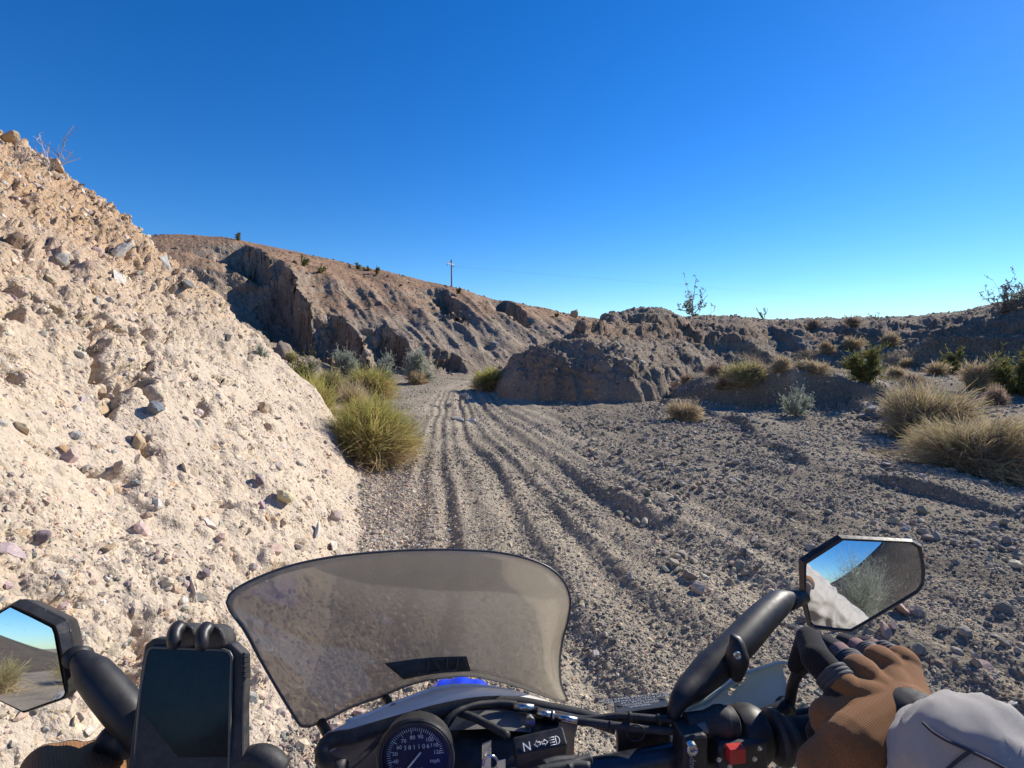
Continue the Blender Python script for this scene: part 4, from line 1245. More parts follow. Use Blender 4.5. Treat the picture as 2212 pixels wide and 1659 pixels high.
def mirror_mat():
    t = NT("mirror_glass")
    g = t.add("ShaderNodeBsdfGlossy", i_Roughness=0.012)
    d = t.add("ShaderNodeBsdfDiffuse")
    tc = t.add("ShaderNodeTexCoord")
    n = t.add("ShaderNodeTexNoise", i_Scale=160.0, i_Detail=3.0)
    t.link(tc.outputs["Object"], n.inputs["Vector"])
    f = t.ramp(n.outputs[0], [(0.0, (.03,) * 3), (0.66, (.04,) * 3), (0.74, (.16,) * 3)])
    g.inputs["Color"].default_value = (.80, .82, .84, 1)
    d.inputs["Color"].default_value = (.5, .46, .4, 1)
    mx = t.add("ShaderNodeMixShader")
    t.link(f, mx.inputs[0]); t.link(g.outputs[0], mx.inputs[1]); t.link(d.outputs[0], mx.inputs[2])
    t.link(mx.outputs[0], t.out.inputs[0])
    return t.m
M_MIRROR = mirror_mat()

def smoke_mat():
    """smoked screen with dust: each face of the 3 mm sheet lets about sqrt of the total through"""
    t = NT("smoked_screen")
    tr = t.add("ShaderNodeBsdfTransparent"); tr.inputs[0].default_value = (.70, .685, .655, 1)
    gl = t.add("ShaderNodeBsdfGlossy", i_Roughness=0.06); gl.inputs[0].default_value = (1, 1, 1, 1)
    df = t.add("ShaderNodeBsdfDiffuse"); df.inputs[0].default_value = (.62, .56, .46, 1)
    tl = t.add("ShaderNodeBsdfTranslucent"); tl.inputs[0].default_value = (.62, .56, .46, 1)
    tc = t.add("ShaderNodeTexCoord")
    n = t.add("ShaderNodeTexNoise", i_Scale=26.0, i_Detail=8.0, i_Roughness=0.7)
    n2 = t.add("ShaderNodeTexNoise", i_Scale=420.0, i_Detail=2.0)
    t.link(tc.outputs["Object"], n.inputs["Vector"]); t.link(tc.outputs["Object"], n2.inputs["Vector"])
    f = t.math('ADD', t.ramp(n.outputs[0], [(0.3, (.44,) * 3), (0.75, (.58,) * 3)]), t.ramp(n2.outputs[0], [(0.62, (0,) * 3), (0.78, (.30,) * 3)]))
    dd = t.add("ShaderNodeMixShader"); dd.inputs[0].default_value = .65
    t.link(df.outputs[0], dd.inputs[1]); t.link(tl.outputs[0], dd.inputs[2])
    m1 = t.add("ShaderNodeMixShader"); t.link(f, m1.inputs[0]); t.link(tr.outputs[0], m1.inputs[1]); t.link(dd.outputs[0], m1.inputs[2])
    fr = t.add("ShaderNodeFresnel", i_IOR=1.45)
    m2 = t.add("ShaderNodeMixShader"); t.link(t.math('MULTIPLY', fr.outputs[0], 0.8), m2.inputs[0])
    t.link(m1.outputs[0], m2.inputs[1]); t.link(gl.outputs[0], m2.inputs[2])
    t.link(m2.outputs[0], t.out.inputs[0])
    return t.m
M_SCREEN = smoke_mat()

bike = bpy.data.objects.new("motorcycle", None); COL.objects.link(bike)
bike.location = (-.03, .55, 0)
tag(bike, "dusty dual-sport motorcycle with smoked windscreen, seen over its handlebar", "motorcycle")
BO = Vector(bike.location)

def part(name, me, mat, parent=None, **kw):
    """part of the motorcycle; the mesh is written in world coordinates"""
    me.transform(Matrix.Translation(-BO))
    return add_obj(name, me, mat, parent or bike, **kw)

def zc(ox, oy, s):
    """picture position (1024x768) of a spot in an enlarged view whose corner is (ox, oy) and scale is s"""
    return lambda x, y, d: P((ox + x / s) / 4, (oy + y / s) / 4, d)
Z1 = zc(0, 2300, 2.1476)       # lower left
Z3 = zc(1250, 2600, 2.011)     # dash
Z4 = zc(2350, 2550, 2.458)     # reservoir and throttle
Z5 = zc(3000, 2100, 1.707)     # right mirror and hand

def resample(pts, n, smooth=True):
    pts = np.array([tuple(p) for p in pts], float)
    d = np.concatenate([[0], np.cumsum(np.linalg.norm(np.diff(pts, axis=0), axis=1))])
    t_ = np.linspace(0, d[-1], n)
    if not smooth:
        return np.stack([np.interp(t_, d, pts[:, k]) for k in range(3)], 1)
    m = np.gradient(pts, d, axis=0)
    i = np.clip(np.searchsorted(d, t_, side='right') - 1, 0, len(pts) - 2)
    h = (d[i + 1] - d[i])[:, None]; s = ((t_ - d[i])[:, None]) / h
    h00, h10, h01, h11 = 2 * s ** 3 - 3 * s ** 2 + 1, s ** 3 - 2 * s ** 2 + s, -2 * s ** 3 + 3 * s ** 2, s ** 3 - s ** 2
    return h00 * pts[i] + h10 * h * m[i] + h01 * pts[i + 1] + h11 * h * m[i + 1]

def grid_mesh(rows, name, skip=None, smooth=True):
    rows = np.array(rows); a, b, _ = rows.shape
    idx = np.arange(a * b).reshape(a, b)
    f = np.stack([idx[:-1, :-1], idx[:-1, 1:], idx[1:, 1:], idx[1:, :-1]], -1).reshape(-1, 4)
    if skip is not None:
        f = f[~skip.reshape(-1)]
    return mesh_from(name, rows.reshape(-1, 3), f, smooth=smooth)

def solidify(o, th, off=0.0):
    md = o.modifiers.new("thickness", 'SOLIDIFY'); md.thickness = th; md.offset = off
    return o

def prism_mesh(outline, back, name, bevel=0.0, taper=1.0):
    """solid from a flat outline, pushed along the vector back; optional rounded edges"""
    o = [Vector(p) for p in outline]; n = len(o)
    c = sum(o, Vector()) / n
    b = [c + (p - c) * taper + Vector(back) for p in o]
    bm = bmesh.new()
    v0 = [bm.verts.new(p) for p in o]; v1 = [bm.verts.new(p) for p in b]
    bm.faces.new(v0); bm.faces.new(v1[::-1])
    for i in range(n):
        j = (i + 1) % n
        bm.faces.new((v0[j], v0[i], v1[i], v1[j]))
    bmesh.ops.recalc_face_normals(bm, faces=bm.faces)
    if bevel:
        bmesh.ops.bevel(bm, geom=bm.edges[:], offset=bevel, segments=3, affect='EDGES', profile=.6)
    me = bpy.data.meshes.new(name); bm.to_mesh(me); bm.free()
    return me

def box_mesh(c, ax, ay, az, name, bevel=0.002):
    """box from a centre and three half-axis vectors"""
    c, ax, ay, az = Vector(c), Vector(ax), Vector(ay), Vector(az)
    return prism_mesh([c - ax - ay + az, c + ax - ay + az, c + ax + ay + az, c - ax + ay + az], -2 * az, name, bevel)

def lathe_mesh(c, axis, prof, name, seg=40):
    """prof: (distance along axis, radius), turned round the axis and closed at both ends"""
    M_ = Vector(axis).normalized().to_track_quat('Z', 'Y').to_matrix().to_4x4(); M_.translation = Vector(c)
    V, Fc = [], []
    for a, r in prof:
        V += [tuple(M_ @ Vector((r * math.cos(t_), r * math.sin(t_), a))) for t_ in np.linspace(0, 2 * math.pi, seg, endpoint=False)]
    for i in range(len(prof) - 1):
        for j in range(seg):
            a, b = i * seg + j, i * seg + (j + 1) % seg
            Fc.append((a, b, b + seg, a + seg))
    Fc.append(tuple(range(seg))[::-1]); Fc.append(tuple(range((len(prof) - 1) * seg, len(prof) * seg)))
    me = bpy.data.meshes.new(name); me.from_pydata(V, [], Fc)
    for p in me.polygons: p.use_smooth = len(p.vertices) == 4
    me.update()
    bm = bmesh.new(); bm.from_mesh(me)
    for e in bm.edges:
        if len(e.link_faces) == 2 and e.calc_face_angle(0) > .6: e.smooth = False
    bm.to_mesh(me); bm.free()
    return me

def text_into(strings, M_, name, ext=0.0002):
    """strings: (text, x, y, size, rotation, mirrored) laid in the plane of matrix M_ -> one mesh"""
    V, Fc = [], []
    for s, x, y, size, rot, mirr in strings:
        cu = bpy.data.curves.new("lettering", 'FONT'); cu.body = s; cu.size = size
        cu.align_x = 'CENTER'; cu.align_y = 'CENTER'; cu.extrude = ext; cu.resolution_u = 3
        ob = bpy.data.objects.new("lettering", cu)
        me = bpy.data.meshes.new_from_object(ob)
        me.transform(M_ @ Matrix.Translation((x, y, 0)) @ Matrix.Rotation(rot, 4, 'Z') @ Matrix.Diagonal((-1 if mirr else 1, 1, 1, 1)))
        off = len(V)
        V += [tuple(v.co) for v in me.vertices]
        Fc += [tuple(i + off for i in p.vertices) for p in me.polygons]
        bpy.data.objects.remove(ob); bpy.data.curves.remove(cu); bpy.data.meshes.remove(me)
    out = bpy.data.meshes.new(name); out.from_pydata(V, [], Fc); out.update()
    return out

def frame(c, xdir, ydir):
    """matrix with X along xdir, Y near ydir, Z out of the plane"""
    x = Vector(xdir).normalized(); z = x.cross(Vector(ydir)).normalized(); y = z.cross(x)
    M_ = Matrix((x, y, z)).transposed().to_4x4(); M_.translation = Vector(c)
    return M_

# ---- windscreen
top_e = resample([Q(*a) for a in ((640, 1555, .56), (600, 1490, .552), (560, 1420, .546), (522, 1352, .542), (498, 1320, .540), (490, 1301, .540), (496, 1284, .543),
    (520, 1266, .55), (560, 1246, .56), (620, 1224, .575), (700, 1206, .59), (800, 1194, .605), (900, 1188, .62), (1000, 1188, .635), (1080, 1194, .645), (1140, 1207, .65),
    (1190, 1229, .655), (1220, 1259, .66), (1232, 1296, .662), (1228, 1335, .664), (1215, 1385, .667), (1209, 1440, .672), (1213, 1480, .676), (1226, 1513, .68))], 97)
bot_e = resample([Q(*a) for a in ((640, 1555, .56), (650, 1567, .562), (665, 1569, .566), (700, 1556, .575), (755, 1529, .597), (825, 1503, .628), (865, 1486, .646), (917, 1470, .664),
    (957, 1463, .676), (1019, 1460, .688), (1064, 1468, .692), (1131, 1487, .692), (1185, 1506, .687), (1212, 1514, .683), (1226, 1513, .68))], 97)
SN, TNN = 97, 18
rows = []
for j in range(TNN):
    t_ = j / (TNN - 1)
    r = top_e * (1 - t_) + bot_e * t_
    s_ = np.linspace(0, 1, SN)[:, None]
    r = r + np.array([[0.0, .028, .004]]) * np.sin(np.pi * s_) * math.sin(math.pi * t_)
    rows.append(r)
rows = np.array(rows)
SCR_ROWS = rows.copy()
scr = part("windscreen", grid_mesh(rows, "windscreen"), M_SCREEN)
solidify(scr, .003)
edge = np.vstack([top_e, bot_e[::-1]])
part("edge_trim", tube_mesh([(edge, .0015)], "edge_trim", 8, cap=False), M_EDGE, scr)

_h = rows.reshape(-1, 3)
_f = _h[:, 1] * CP - (_h[:, 2] - CAMZ) * SP; _u = _h[:, 1] * SP + (_h[:, 2] - CAMZ) * CP
SCR_U, SCR_V, SCR_D = CX + F * _h[:, 0] / _f, CY - F * _u / _f, _f
def on_screen(u2, v2, lift=.003):
    k = 1024 / 2212
    d2 = (SCR_U - u2 * k) ** 2 + (SCR_V - v2 * k) ** 2
    i = np.argsort(d2)[:6]; w = 1 / (d2[i] + .05)
    return P(u2 * k, v2 * k, float((SCR_D[i] * w).sum() / w.sum()) - lift)
st_rows = []
for t_ in np.linspace(0, 1, 7):
    a = (830 + 42 * t_, 1433 + 35 * t_); b = (1008 + 9 * t_, 1418 + 32 * t_)
    st_rows.append([on_screen(a[0] + (b[0] - a[0]) * s, a[1] + (b[1] - a[1]) * s - 4 * math.sin(math.pi * s)) for s in np.linspace(0, 1, 15)])
M_DECAL = simple_mat("dark_decal", (.028, .028, .027), .35, scale=60, dust=.12)
M_DECAL2 = simple_mat("decal_lettering", (.060, .060, .057), .35, scale=60, dust=.1)
dec = part("decal", grid_mesh([[tuple(p) for p in r] for r in st_rows], "decal"), M_DECAL, scr)
solidify(dec, .0006)
c0, cR, cU = on_screen(930, 1442, .0045), on_screen(1000, 1434, .0045), on_screen(926, 1428, .0045)
part("decal_lettering", text_into([("UZUK", 0, 0, .026, 0, True)], frame(c0, cR - c0, cU - c0) @ Matrix.Diagonal((1.15, 1, 1, 1)), "decal_lettering"), M_DECAL2, dec)
for k, (a, b) in enumerate((((833, 1508, .628), (848, 1535, .606)), ((693, 1560, .572), (712, 1594, .555)))):
    so = part("standoff", tube_mesh([([Q(*a), Q(*b)], .0052)], "standoff", 14), M_SATIN)
    e = Q(*b); dirn = (Q(*a) - e).normalized()
    part("washer", lathe_mesh(e - dirn * .001, dirn, [(0, .0085), (.0022, .0085), (.0026, .004)], "washer", 18), M_STEEL, so)

# ---- fairing, hose, blue fender
front = resample([Q(*a) for a in ((686, 1606, .545), (715, 1582, .556), (800, 1546, .588), (880, 1513, .62), (945, 1491, .643), (1000, 1485, .655), (1070, 1491, .66), (1150, 1511, .655), (1240, 1546, .635))], 41)
inner = resample([Q(*a) for a in ((700, 1632, .53), (755, 1598, .545), (850, 1562, .57), (950, 1530, .592), (1050, 1515, .605), (1130, 1520, .607), (1190, 1535, .602), (1250, 1560, .59))], 41)
low = front + np.array([0.0, .050, -.16])
down = inner + np.array([0.0, .045, -.10])
crest = (front * .62 + inner * .38) + np.array([0, 0, .006])
fair = part("fairing", grid_mesh([inner, crest, front, front * .7 + low * .3 + np.array([0, .014, 0]), low], "fairing"), M_FAIR)
solidify(fair, .003)
part("fairing_edge_glint", tube_mesh([(front[4:36] + np.array([0, .001, .0015]), .0028)], "fairing_edge_glint", 8), M_WHITE)  # white bead added so the fairing's edge catches sun as a bright line
solidify(part("cowl_lining", grid_mesh([down, down * .5 + inner * .5 + np.array([0, .012, 0]), inner + np.array([0, .002, -.002])], "cowl_lining"), M_GREYP), .002)
part("brake_hose", tube_mesh([(resample([Q(*a) for a in ((742, 1660, .505), (712, 1650, .515), (694, 1630, .523), (700, 1611, .53), (760, 1592, .541), (850, 1565, .560), (950, 1537, .582), (1040, 1521, .594),
     (1120, 1521, .594), (1190, 1534, .586), (1260, 1548, .578), (1330, 1570, .568))], 60), .0078)], "brake_hose", 14), M_RUBBER)
part("hose_band", tube_mesh([(resample([Q(*a) for a in ((905, 1536, .560), (908, 1550, .560), (916, 1562, .562))], 8), .0016)], "hose_band", 8), M_STEEL)
fr_rows = []
for y, z, w in ((.80, .785, .058), (.88, .815, .063), (.96, .838, .066), (1.02, .849, .068), (1.052, .850, .068), (1.060, .846, .067), (1.066, .80, .062), (1.072, .74, .056), (1.08, .68, .048)):
    fr_rows.append([(-.115 + w * s, y, z - .022 * abs(s) ** 2.4 + .003 * math.cos(s * 9)) for s in np.linspace(-1, 1, 17)])
fen = part("front_fender", grid_mesh(fr_rows, "front_fender"), M_BLUE)
solidify(fen, .003)
part("fork_shroud", lathe_mesh((.040, .835, .50), (0, -.28, 1), [(0, .026), (.30, .026), (.33, .03), (.36, .03)], "fork_shroud", 20), M_BLACK)
part("fork_leg", lathe_mesh((-.19, .86, .34), (0.03, -.42, 1), [(0, .028), (.35, .028), (.36, .022), (.8, .022)], "fork_leg", 18), M_STEEL)
# front wheel
wc_ = Vector((-.085, 1.02, .35))
ringp = lambda r: [wc_ + Vector((math.sin(a) * .08 * r, math.cos(a) * r, math.sin(a) * r)) for a in np.linspace(0, 2 * math.pi, 49)]
wh = part("front_wheel", tube_mesh([(ringp(.26), .014)], "front_wheel", 8, cap=False), M_STEEL)
part("tyre", tube_mesh([(ringp(.31), .045)], "tyre", 12, cap=False), M_TYRE, wh)
part("spokes", tube_mesh([([wc_, p], .0018) for p in ringp(.26)[:-1:2]], "spokes", 5), M_STEEL, wh)
# tank and seat under the rider
tk = [(-.03, .40, .98, .10, .06), (-.03, .30, 1.03, .16, .09), (-.03, .15, 1.02, .17, .10), (-.03, .0, .95, .13, .09), (-.03, -.10, .88, .10, .07)]
def loft_mesh(secs, name, seg=20):
    rows_ = [[(x + rx * math.cos(a), y, z + rz * math.sin(a)) for a in np.linspace(0, 2 * math.pi, seg)] for x, y, z, rx, rz in secs]
    return grid_mesh(rows_, name)
part("fuel_tank", loft_mesh(tk, "fuel_tank"), M_BLUE)
part("seat", loft_mesh([(-.03, -.02, .87, .08, .05), (-.03, -.15, .87, .11, .05), (-.03, -.5, .88, .12, .05), (-.03, -.9, .92, .10, .045), (-.03, -1.1, .94, .07, .03)], "seat"), M_RUBBER)

# ---- speedometer
CD = Q(899, 1631, .505)
toc = Vector((0, -CP, SP)).normalized()
xr = Vector((math.cos(.04), 0, math.sin(.04)))
MD = frame(CD, xr - toc * xr.dot(toc), (Vector((0, 0, 1)) - toc * toc.z))
K = .0385 / 835.0
def L2(x, y): return ((x - 1023) * K, -(y - 925) * K)
spd = part("speedometer", lathe_mesh(CD - toc * .018, toc, [(0, .030), (.004, .0355), (.013, .0372), (.021, .0395), (.023, .0385), (.0235, .0335), (.018, .0320), (.0175, .001)], "speedometer", 56), M_BLACK)
part("bezel", tube_mesh([([MD @ Vector((.0362 * math.cos(a), .0362 * math.sin(a), .0055)) for a in np.linspace(0, 2 * math.pi, 65)], .0011)], "bezel", 8, cap=False), M_SATIN, spd)
part("dial", lathe_mesh(CD - toc * .0003, toc, [(0, .0335), (.0012, .0335), (.0013, .001)], "dial", 56), M_DIAL, spd)
T_ = []
for s, x, y in (("20", 720, 1360), ("30", 640, 1215), ("40", 580, 1030), ("50", 570, 865), ("60", 665, 725), ("70", 770, 590), ("80", 965, 520), ("90", 1140, 510), ("100", 1335, 580), ("110", 1430, 700), ("120", 1495, 855)):
    a, b = L2(x, y); T_.append((s, a, b, .0055, 0, False))
a, b = L2(1435, 1040); T_.append(("mph", a, b, .0058, 0, False))
MT = MD @ Matrix.Translation((0, 0, .0014))
part("numerals", text_into(T_, MT, "numerals", .0001), M_PRINT, spd)
O_ = []
for s, x in (("3", 795), ("8", 895), ("1", 995), ("1", 1100), ("0", 1200), ("6", 1295)):
    a, b = L2(x, 742 - (x - 795) * .05); O_.append((s, a, b, .0062, 0, False))
part("odometer", text_into(O_ + [("0 0 5", *L2(1040, 1235), .006, 0, False)], MT, "odometer", .0001), M_PRINT, spd)
ticks = []
for k in range(0, 51):
    mph = 20 + k * 2
    an = math.radians(98.7 - (mph - 80) * 2.325)
    big_ = mph % 10 == 0
    r0, r1 = (.0228 if big_ else .0255), .0290
    ticks.append(([MT @ Vector((math.cos(an) * r0, math.sin(an) * r0, .0002)), MT @ Vector((math.cos(an) * r1, math.sin(an) * r1, .0002))], .00050 if mph % 20 == 0 else .00032))
part("tick_marks", tube_mesh(ticks, "tick_marks", 5), M_PRINT, spd)
n0, n1 = L2(1140, 810), L2(640, 1380)
part("needle", tube_mesh([([MD @ Vector((*n0, .004)), MD @ Vector((*n1, .004))], [.0011, .0007])], "needle", 8), M_ORANGE, spd)

# ---- dash panel, warning-light panel, key
pTL, pTR, pBR, pBL = Z3(1610, 700, .512), Z3(2010, 612, .520), Z3(2052, 760, .505), Z3(1640, 848, .498)
nrm_ = (pTR - pTL).cross(pBL - pTL).normalized()
if nrm_.dot(Vector((0, 0, CAMZ)) - pTL) < 0: nrm_ = -nrm_
ip = part("indicator_panel", prism_mesh([pTL, pTR, pBR, pBL], -nrm_ * .035, "indicator_panel", .0022), M_BLACK)
MI = frame(Z3(1840, 735, .508) + nrm_ * .0012, (pTR + pBR - pTL - pBL), (pTL - pBL))
inv = MI.inverted()
def at_ip(x, y):
    p = Z3(x, y, .509); d = (p - Vector((0, 0, CAMZ))).normalized()
    o = Vector((0, 0, CAMZ)); n = MI.to_3x3() @ Vector((0, 0, 1)); c = MI.translation
    q_ = inv @ (o + d * ((c - o).dot(n) / d.dot(n)))
    return q_.x, q_.y
x, y = at_ip(1725, 780)
part("neutral_mark", text_into([("N", x, y, .0115, 0, False)], MI, "neutral_mark"), M_ICON, ip)
def flat_shape(polys, name):
    V, Fc = [], []
    for pl in polys:
        Fc.append(tuple(range(len(V), len(V) + len(pl)))); V += [tuple(MI @ Vector((*p, .0001))) for p in pl]
    me = bpy.data.meshes.new(name); me.from_pydata(V, [], Fc); me.update(); return me
def strokes(lines, w, name):
    return tube_mesh([([MI @ Vector((*p, .0002)) for p in ln], w) for ln in lines], name, 5)
x, y = at_ip(1838, 750)
s = .0036
arrow = lambda sx: [(x + sx * s * .25, y + s * .35), (x + sx * s * 1.0, y + s * .35), (x + sx * s * 1.0, y + s * .8), (x + sx * s * 1.95, y), (x + sx * s * 1.0, y - s * .8), (x + sx * s * 1.0, y - s * .35), (x + sx * s * .25, y - s * .35), (x + sx * s * .25, y + s * .35)]
part("turn_signal_mark", strokes([arrow(1), arrow(-1)], .00042, "turn_signal_mark"), M_ICON, ip)
x, y = at_ip(1948, 730)
s = .0038
dsh = [(x + s * .3, y + s)] + [(x + s * .3 + s * 1.0 * math.sin(a), y + s * math.cos(a)) for a in np.linspace(.05, math.pi, 12)] + [(x + s * .3, y + s * .99)]
part("high_beam_mark", strokes([dsh] + [[(x - s * 1.4, y + s * k), (x, y + s * k)] for k in (.9, .3, -.3, -.9)], .00042, "high_beam_mark"), M_ICON, ip)
dr = [[tuple(Z3(*a)) for a in r] for r in (
    ((640, 640, .555), (820, 560, .575), (1000, 520, .59), (1300, 470, .60), (1600, 480, .60), (1850, 540, .585), (2010, 600, .565)),
    ((560, 800, .535), (800, 700, .545), (1060, 650, .55), (1350, 640, .55), (1600, 670, .545), (1800, 700, .535), (2000, 720, .525)),
    ((520, 1000, .515), (800, 1000, .515), (1060, 1000, .515), (1350, 1000, .51), (1600, 1000, .505), (1800, 1000, .50), (2000, 1000, .495)),
    ((520, 1400, .49), (800, 1400, .49), (1060, 1400, .49), (1350, 1400, .48), (1600, 1400, .48), (1800, 1400, .48), (2000, 1400, .48)))]
dash = part("dash_panel", grid_mesh([resample(r, 25) + np.array([0, .03, -.012]) for r in dr], "dash_panel"), M_BLACK)
solidify(dash, .003)
gp_ = [[tuple(Z3(*a)) for a in r] for r in (((1090, 640, .562), (1180, 500, .58), (1500, 470, .587), (1760, 520, .58), (1760, 660, .56)), ((1090, 645, .560), (1250, 640, .560), (1450, 630, .56), (1600, 650, .556), (1760, 665, .555)))]
part("inner_cowl", grid_mesh([resample(r, 17, False) for r in gp_], "inner_cowl"), M_GREYP)
keyo = part("ignition_key", box_mesh(Z3(1400, 860, .49), Vector((.0045, 0, .002)), Vector((0, .004, .012)), Vector((0, -.002, .001)), "ignition_key", .0008), M_STEEL)
part("key_ring", tube_mesh([([Z3(1430 + 60 * math.cos(a), 905 + 55 * math.sin(a), .485 + .006 * math.sin(a)) for a in np.linspace(0, 2 * math.pi, 25)], .0012)], "key_ring", 7, cap=False), M_STEEL, keyo)
part("key_tag", box_mesh(Z3(1520, 950, .48), Vector((.004, 0, .001)), Vector((0, .003, .006)), Vector((0, -.001, .001)), "key_tag", .0008), M_STEEL, keyo)

# ---- cables
for nm, pts, r in (("throttle_cable", ((1560, 470, .585), (1800, 480, .580), (2000, 510, .572), (2200, 530, .566)), .0045),):
    ca_ = resample([Z3(*a) for a in ((1620, 455, .583), (1800, 490, .578), (1950, 515, .574), (2200, 560, .568))] + [Z4(300, 775, .565), Z4(620, 795, .56), Z4(960, 822, .556)], 40)
    part("throttle_cable", tube_mesh([(ca_, .0040)], "throttle_cable", 10), M_RUBBER)
    cb_ = resample([Z3(*a) for a in ((1790, 480, .578), (1900, 525, .572), (2050, 560, .566))] + [Z4(60, 840, .560), Z4(300, 870, .556), Z4(620, 905, .552), Z4(1000, 930, .550)], 40)
    part("throttle_cable", tube_mesh([(cb_, .0042)], "throttle_cable", 10), M_RUBBER)
part("cable_ferrule", tube_mesh([([Z3(1620, 448, .579), Z3(1780, 470, .576)], .0042)], "cable_ferrule", 10), M_STEEL)
part("cable_adjuster", tube_mesh([([Z3(1810, 500, .570), Z3(1920, 525, .566)], .0038), ([Z3(1925, 528, .566), Z3(1940, 530, .566)], .0058), ([Z3(1945, 530, .566), Z3(2130, 570, .560)], .0036)], "cable_adjuster", 10), M_STEEL)
part("cable_bolt", lathe_mesh(Z3(1745, 540, .566), toc, [(0, .004), (.006, .006), (.009, .006), (.0095, .002)], "cable_bolt", 14), M_STEEL)
part("clutch_cable", tube_mesh([(resample([Z3(*a) for a in ((1050, 680, .55), (1065, 600, .553), (1130, 520, .560), (1260, 455, .572), (1400, 432, .58), (1540, 428, .585), (1640, 440, .585))], 30), .0036)], "clutch_cable", 10), M_RUBBER)
part("wiring", tube_mesh([(resample([Z3(*a) for a in ((1180, 505, .568), (1290, 540, .562), (1390, 590, .556), (1500, 650, .545), (1570, 690, .535))], 24), .0042)], "wiring", 9), M_RUBBER)
part("wiring", tube_mesh([(resample([Z3(*a) for a in ((560, 690, .53), (500, 760, .525), (400, 860, .515), (280, 960, .505))], 16), .003)], "wiring", 9), M_RUBBER)
part("cable_tangle", tube_mesh([(resample([Z3(*a) for a in pts], 16), .0045) for pts in (((1850, 930, .48), (1950, 900, .485), (2100, 890, .49), (2212, 900, .49)), ((1800, 980, .47), (1950, 950, .475), (2120, 930, .48), (2230, 940, .48)), ((2050, 960, .475), (2140, 900, .485), (2240, 870, .49)))], "cable_tangle", 9), M_RUBBER)

# ---- brake fluid reservoir
rTL, rTR, rFR, rFL = Z4(258, 606, .605), Z4(742, 546, .622), Z4(812, 668, .585), Z4(275, 742, .570)
nR = (rTR - rTL).cross(rFL - rTL).normalized()
if nR.z < 0: nR = -nR
res = part("brake_reservoir", prism_mesh([rTL, rTR, rFR, rFL], -nR * .014, "brake_reservoir", .0015), M_BLACK)
mid_ = lambda p: p - nR * .0145
cR_ = sum((rTL, rTR, rFR, rFL), Vector()) / 4
part("reservoir_body", prism_mesh([cR_ + (mid_(p) + nR * .0145 - cR_) * .97 - nR * .0145 for p in (rTL, rTR, rFR, rFL)], -nR * .058, "reservoir_body", .003), M_BLACK, res)
MR = frame(cR_ + nR * .0008, rTL - rTR, rFL - rTL)      # written to be read from the front: upside down for the rider
wv = (rTR - rTL).length
lines_ = ["WARNING", "CLEAN FILLER CAP", "BEFORE REMOVING", "USE ONLY DOT4 BRAKE FLUID"]
MR2 = frame(cR_ + nR * .0004, rTL - rTR + rFL - rFR, (rTL - rFL) * -1)
part("warning_lettering", text_into([("USE ONLY DOT 4 BRAKE FLUID", 0, -.0150, .0068, 0, False), ("FROM A SEALED CONTAINER", -.001, -.0088, .0062, 0, False),
     ("CLEAN FILLER CAP", -.001, -.0030, .0062, 0, False), ("BEFORE REMOVING", .004, .0028, .0058, 0, False), ("WARNING", .006, .0082, .0058, 0, False)], MR2, "warning_lettering", .0002), M_LETTER, res)
for p in (rTL.lerp(rFL, .55).lerp(rTR.lerp(rFR, .55), .10), rTL.lerp(rFL, .45).lerp(rTR.lerp(rFR, .45), .92)):
    part("cap_screw", lathe_mesh(p + nR * .0002, nR, [(0, .0035), (.0008, .0035), (.0009, .001)], "cap_screw", 14), M_SATIN, res)
part("sight_glass", tube_mesh([([Z4(475 + 88 * math.cos(a), 937 + 78 * math.sin(a), .548) for a in np.linspace(0, 2 * math.pi, 33)], .0009)], "sight_glass", 6, cap=False), M_SATIN, res)

# ---- handlebar, perch, switch housing, throttle, lever
bA, bB = Z4(-700, 1420, .52), Z4(900, 1150, .555)
gA, gB = Z4(900, 1110, .553), Z4(2600, 930, .575)
part("handlebar", tube_mesh([(resample([Z4(-2600, 1900, .50), Z4(-1600, 1700, .50), bA, Z4(200, 1290, .54), bB, gB], 40), .0128)], "handlebar", 18), M_BAR)
barx = (gB - gA).normalized()
bup = (toc - barx * toc.dot(barx)).normalized()
bfw = barx.cross(bup)
pc = Z4(1005, 1150, .540)
pch = part("lever_perch", box_mesh(pc, barx * .0135, bfw * .030, bup * .016, "lever_perch", .005), M_SATIN)
part("clamp_bolt", lathe_mesh(Z4(1013, 1065, .522), toc, [(0, .0058), (.006, .0058), (.0068, .005), (.0060, .0028), (.003, .0026), (.0029, .0005)], "clamp_bolt", 20), M_STEEL, pch)
part("clamp_lettering", text_into([("Gdno", 0, 0, .0095, -math.pi / 2, False)], frame(Z4(1030, 1215, .5215), barx, -bfw if bfw.z < 0 else bfw), "clamp_lettering"), M_LETTER, pch)
part("cable_boot", lathe_mesh(Z4(965, 845, .552), (Z4(1500, 850, .557) - Z4(965, 845, .552)), [(0, .0105), (.012, .0118), (.022, .0128), (.032, .0165), (.036, .0185), (.044, .0190), (.045, .0178), (.054, .0178), (.058, .012)], "cable_boot", 26), M_RUBBER)
part("boot_collar", tube_mesh([([Z4(840, 918, .551), Z4(965, 915, .551)], .0058), ([Z4(1000, 870, .545), Z4(1010, 965, .545)], .0042), ([Z4(1020, 925, .546), Z4(1100, 905, .543), Z4(1180, 882, .540)], [.0058, .0062, .0052])], "boot_collar", 12), M_GREYP)
part("throttle_housing", lathe_mesh(Z4(1440, 965, .560), barx, [(0, .020), (.004, .0285), (.014, .0310), (.026, .0295), (.033, .0255), (.036, .018)], "throttle_housing", 36), M_SATIN)
sw = part("switch_housing", box_mesh(Z4(1460, 1150, .545), barx * .028, bfw * .024, bup * .0165, "switch_housing", .006), M_BLACK)
part("kill_switch", box_mesh(Z4(1455, 1140, .5225), barx * .0088, bfw * .0078, bup * .005, "kill_switch", .0012), M_RED, sw)
